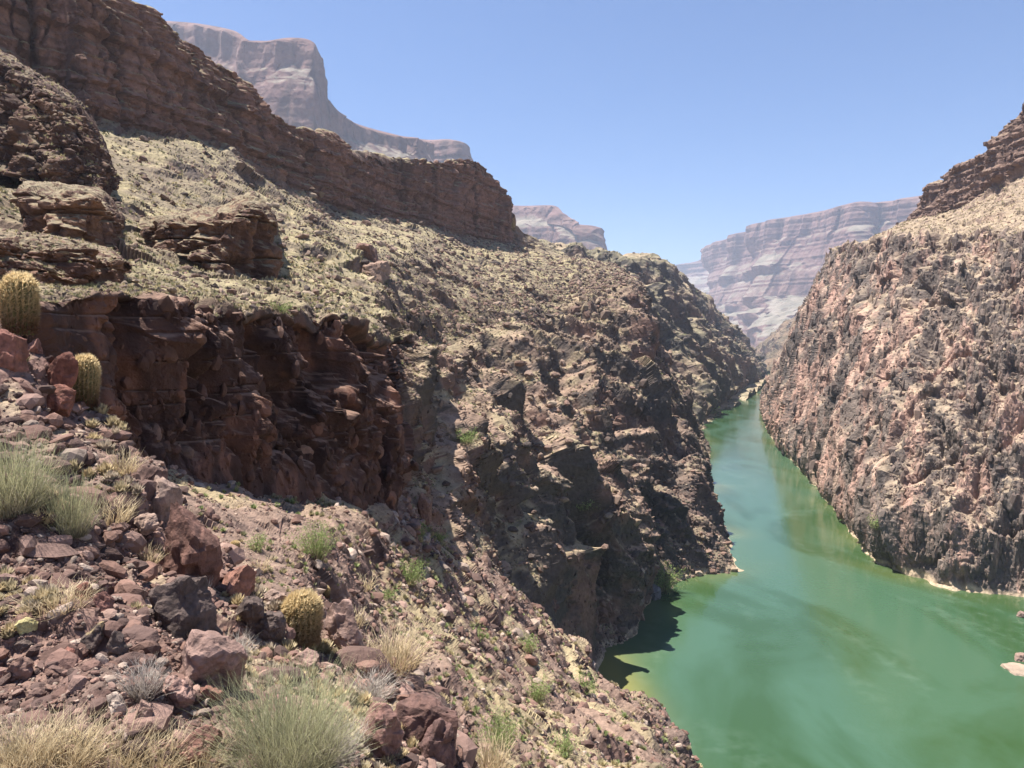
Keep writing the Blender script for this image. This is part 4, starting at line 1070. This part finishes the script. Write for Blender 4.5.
# ------------------------------------------------------------------ river, desert floor, sky, sun, haze
def water_mat():
    m, t, b = nt('silty_green_water'); N, L = t.nodes, t.links
    tc = N.new('ShaderNodeTexCoord')
    # slow bands of silt
    mp = N.new('ShaderNodeMapping'); mp.inputs['Rotation'].default_value = (0, 0, math.radians(18)); mp.inputs['Scale'].default_value = (1, .42, 1)
    L.new(tc.outputs['Object'], mp.inputs['Vector'])
    n1 = N.new('ShaderNodeTexNoise'); n1.inputs['Scale'].default_value = .022; n1.inputs['Detail'].default_value = 5; n1.inputs['Distortion'].default_value = 1.6
    L.new(mp.outputs[0], n1.inputs['Vector'])
    r = N.new('ShaderNodeValToRGB'); e = r.color_ramp.elements
    e[0].position = .40; e[0].color = (.030, .066, .024, 1); e[1].position = .56; e[1].color = (.046, .096, .054, 1)
    L.new(n1.outputs['Fac'], r.inputs[0])
    # foam threads along current edges
    n3 = N.new('ShaderNodeTexNoise'); n3.inputs['Scale'].default_value = .012; n3.inputs['Detail'].default_value = 3; n3.inputs['Distortion'].default_value = 1.1
    L.new(mp.outputs[0], n3.inputs['Vector'])
    ab = N.new('ShaderNodeMath'); ab.operation = 'SUBTRACT'; ab.inputs[1].default_value = .5; L.new(n3.outputs['Fac'], ab.inputs[0])
    a2 = N.new('ShaderNodeMath'); a2.operation = 'ABSOLUTE'; L.new(ab.outputs[0], a2.inputs[0])
    fr = N.new('ShaderNodeMapRange'); fr.inputs[1].default_value = 0; fr.inputs[2].default_value = .03; fr.inputs[3].default_value = 1; fr.inputs[4].default_value = 0
    L.new(a2.outputs[0], fr.inputs[0])
    n4 = N.new('ShaderNodeTexNoise'); n4.inputs['Scale'].default_value = .25; n4.inputs['Detail'].default_value = 6; L.new(tc.outputs['Object'], n4.inputs['Vector'])
    fm = N.new('ShaderNodeMapRange'); fm.inputs[1].default_value = .40; fm.inputs[2].default_value = .70; L.new(n4.outputs['Fac'], fm.inputs[0])
    f2 = N.new('ShaderNodeMath'); f2.operation = 'MULTIPLY'; L.new(fr.outputs[0], f2.inputs[0]); L.new(fm.outputs[0], f2.inputs[1])
    f3 = N.new('ShaderNodeMath'); f3.operation = 'MULTIPLY'; f3.inputs[1].default_value = .14; L.new(f2.outputs[0], f3.inputs[0])
    mx = N.new('ShaderNodeMix'); mx.data_type = 'RGBA'; L.new(f3.outputs[0], mx.inputs[0]); L.new(r.outputs[0], mx.inputs[6]); mx.inputs[7].default_value = (.22, .30, .24, 1)
    # shallow silt near the banks
    va = N.new('ShaderNodeVertexColor'); va.layer_name = 'Col'
    sx = N.new('ShaderNodeSeparateColor'); L.new(va.outputs['Color'], sx.inputs[0])
    m2 = N.new('ShaderNodeMix'); m2.data_type = 'RGBA'; L.new(sx.outputs[0], m2.inputs[0]); L.new(mx.outputs[2], m2.inputs[6]); m2.inputs[7].default_value = (.21, .19, .065, 1)
    L.new(m2.outputs[2], b.inputs['Base Color'])
    b.inputs['IOR'].default_value = 1.33
    rg = N.new('ShaderNodeMapRange'); rg.inputs[1].default_value = .4; rg.inputs[2].default_value = .6; rg.inputs[3].default_value = .05; rg.inputs[4].default_value = .13
    L.new(n1.outputs['Fac'], rg.inputs[0]); L.new(rg.outputs[0], b.inputs['Roughness'])
    n2 = N.new('ShaderNodeTexNoise'); n2.inputs['Scale'].default_value = .9; n2.inputs['Detail'].default_value = 5
    L.new(tc.outputs['Object'], n2.inputs['Vector'])
    bp = N.new('ShaderNodeBump'); bp.inputs['Distance'].default_value = .08; bp.inputs['Strength'].default_value = .5
    L.new(n2.outputs['Fac'], bp.inputs['Height']); L.new(bp.outputs[0], b.inputs['Normal'])
    return m

gx = np.linspace(-120, 460, 360); gy = np.linspace(20, 1300, 640)
X, Y = np.meshgrid(gx, gy, indexing='ij')
Wp = np.stack([X, Y, np.zeros_like(X)], -1).reshape(-1, 3)
# distance to the modelled banks, for the shallows
bank = []
for nm in ('left_canyon_wall', 'right_canyon_wall', 'near_rubble_slope'):
    Q = PATCH[nm][0]; s = Q[(np.abs(Q[:, 2]) < 1.0)]; bank.append(s[::7, :2])
bk = np.concatenate(bank)
cell = 4.0
H = np.zeros((int(700 / cell), int(1500 / cell)), np.float32)
ii = ((bk[:, 0] + 160) / cell).astype(int); jj = (bk[:, 1] / cell).astype(int)
ok = (ii > 0) & (ii < H.shape[0]) & (jj > 0) & (jj < H.shape[1]); H[ii[ok], jj[ok]] = 1
S = H.copy()
for _ in range(3): S = blur(S, 2); S = np.maximum(S * 1.0, 0)
S = np.clip(S * 1.7, 0, 1)
fi = (Wp[:, 0] + 160) / cell; fj = Wp[:, 1] / cell
i0 = np.clip(fi.astype(int), 0, S.shape[0] - 2); j0 = np.clip(fj.astype(int), 0, S.shape[1] - 2); a, b_ = fi - i0, fj - j0
sh = S[i0, j0] * (1 - a) * (1 - b_) + S[i0 + 1, j0] * a * (1 - b_) + S[i0, j0 + 1] * (1 - a) * b_ + S[i0 + 1, j0 + 1] * a * b_
patchy = sstep(-.25, .35, perlin(Wp / 38 + 4))
bar = np.exp(-(((Wp[:, 0] - 26 - (200 - Wp[:, 1]) * .12) / 7) ** 2 + ((Wp[:, 1] - 186) / 22) ** 2))
shal = np.clip(sh * .45 * (.25 + .75 * patchy) + bar * .75, 0, 1)
Wc = np.stack([shal, shal, shal], 1)
n0 = len(Wp)
wo = mesh_from('river', Wp, grid_faces(360, 640), water_mat(), Wc, True); wo['kind'] = 'structure'
fx = np.linspace(250, 900, 30); fy = np.linspace(1299.9, 2600, 30)
X, Y = np.meshgrid(fx, fy, indexing='ij'); Wf = np.stack([X, Y, np.full_like(X, -.01)], -1).reshape(-1, 3)
wo2 = mesh_from('river', Wf, grid_faces(30, 30), wo.data.materials[0], np.zeros((900, 3)), True); wo2['kind'] = 'structure'
# river bed and desert floor below and beyond everything
gm = plain_mat('desert_floor', (.30, .24, .17), .95, .004, .3)
a = 12900
go = mesh_from('desert_floor', np.array([[-a, -a, -6], [a, -a, -6], [a, a, -6], [-a, a, -6]], float), [[0, 1, 2, 3]], gm); go['kind'] = 'structure'

SUN_EL, SUN_AZ = math.radians(71), math.radians(-72)       # azimuth from +Y, clockwise positive
sd = np.array([math.sin(SUN_AZ) * math.cos(SUN_EL), math.cos(SUN_AZ) * math.cos(SUN_EL), math.sin(SUN_EL)])
sl = bpy.data.lights.new('sun', 'SUN'); sl.energy = 5.0; sl.angle = math.radians(.5); sl.color = (1, .955, .88)
so = bpy.data.objects.new('sun', sl); col.objects.link(so); so.rotation_euler = Vector(sd).to_track_quat('Z', 'Y').to_euler(); so.location = (0, 0, 400)
w = bpy.data.worlds.new('World'); scene.world = w; w.use_nodes = True
t = w.node_tree; bg = t.nodes['Background']
sk = t.nodes.new('ShaderNodeTexSky'); sk.sky_type = 'NISHITA'; sk.sun_disc = False; sk.sun_elevation = SUN_EL; sk.sun_rotation = SUN_AZ
sk.altitude = 700; sk.air_density = 1.0; sk.dust_density = .6; sk.ozone_density = 3.5
tm = t.nodes.new('ShaderNodeMix'); tm.data_type = 'RGBA'; tm.blend_type = 'MULTIPLY'; tm.inputs[0].default_value = 1; tm.inputs[7].default_value = (.84, .96, 1.15, 1)
t.links.new(sk.outputs[0], tm.inputs[6]); t.links.new(tm.outputs[2], bg.inputs[0]); bg.inputs[1].default_value = .054

def box_mesh(name, lo, hi, mat):
    V = [(x, y, z) for x in (lo[0], hi[0]) for y in (lo[1], hi[1]) for z in (lo[2], hi[2])]
    return mesh_from(name, np.array(V, float), [[0, 1, 3, 2], [4, 6, 7, 5], [0, 4, 5, 1], [2, 3, 7, 6], [0, 2, 6, 4], [1, 5, 7, 3]], mat)
if HAZE:
    hm = bpy.data.materials.new('haze'); hm.use_nodes = True; ht = hm.node_tree; ht.nodes.clear()
    pv = ht.nodes.new('ShaderNodeVolumePrincipled'); ou = ht.nodes.new('ShaderNodeOutputMaterial'); ht.links.new(pv.outputs[0], ou.inputs['Volume'])
    pv.inputs['Density'].default_value = 6e-5; pv.inputs['Color'].default_value = (.66, .78, 1, 1); pv.inputs['Anisotropy'].default_value = .3
    ho = box_mesh('haze', (-13000, -13000, -7), (13000, 13000, 1300), hm); ho['kind'] = 'stuff'; ho['label'] = 'thin blue haze over the far canyon'; ho['category'] = 'haze'
vs = scene.view_settings
scene.display_settings.display_device = 'sRGB'
vs.view_transform = 'Standard'; vs.look = 'None'; vs.gamma = 1; vs.exposure = 1.3; vs.use_curve_mapping = False
scene.cycles.volume_bounces = 1
scene.cycles.max_bounces = 5

scene.cycles.use_denoising = True
scene.cycles.diffuse_bounces = 2
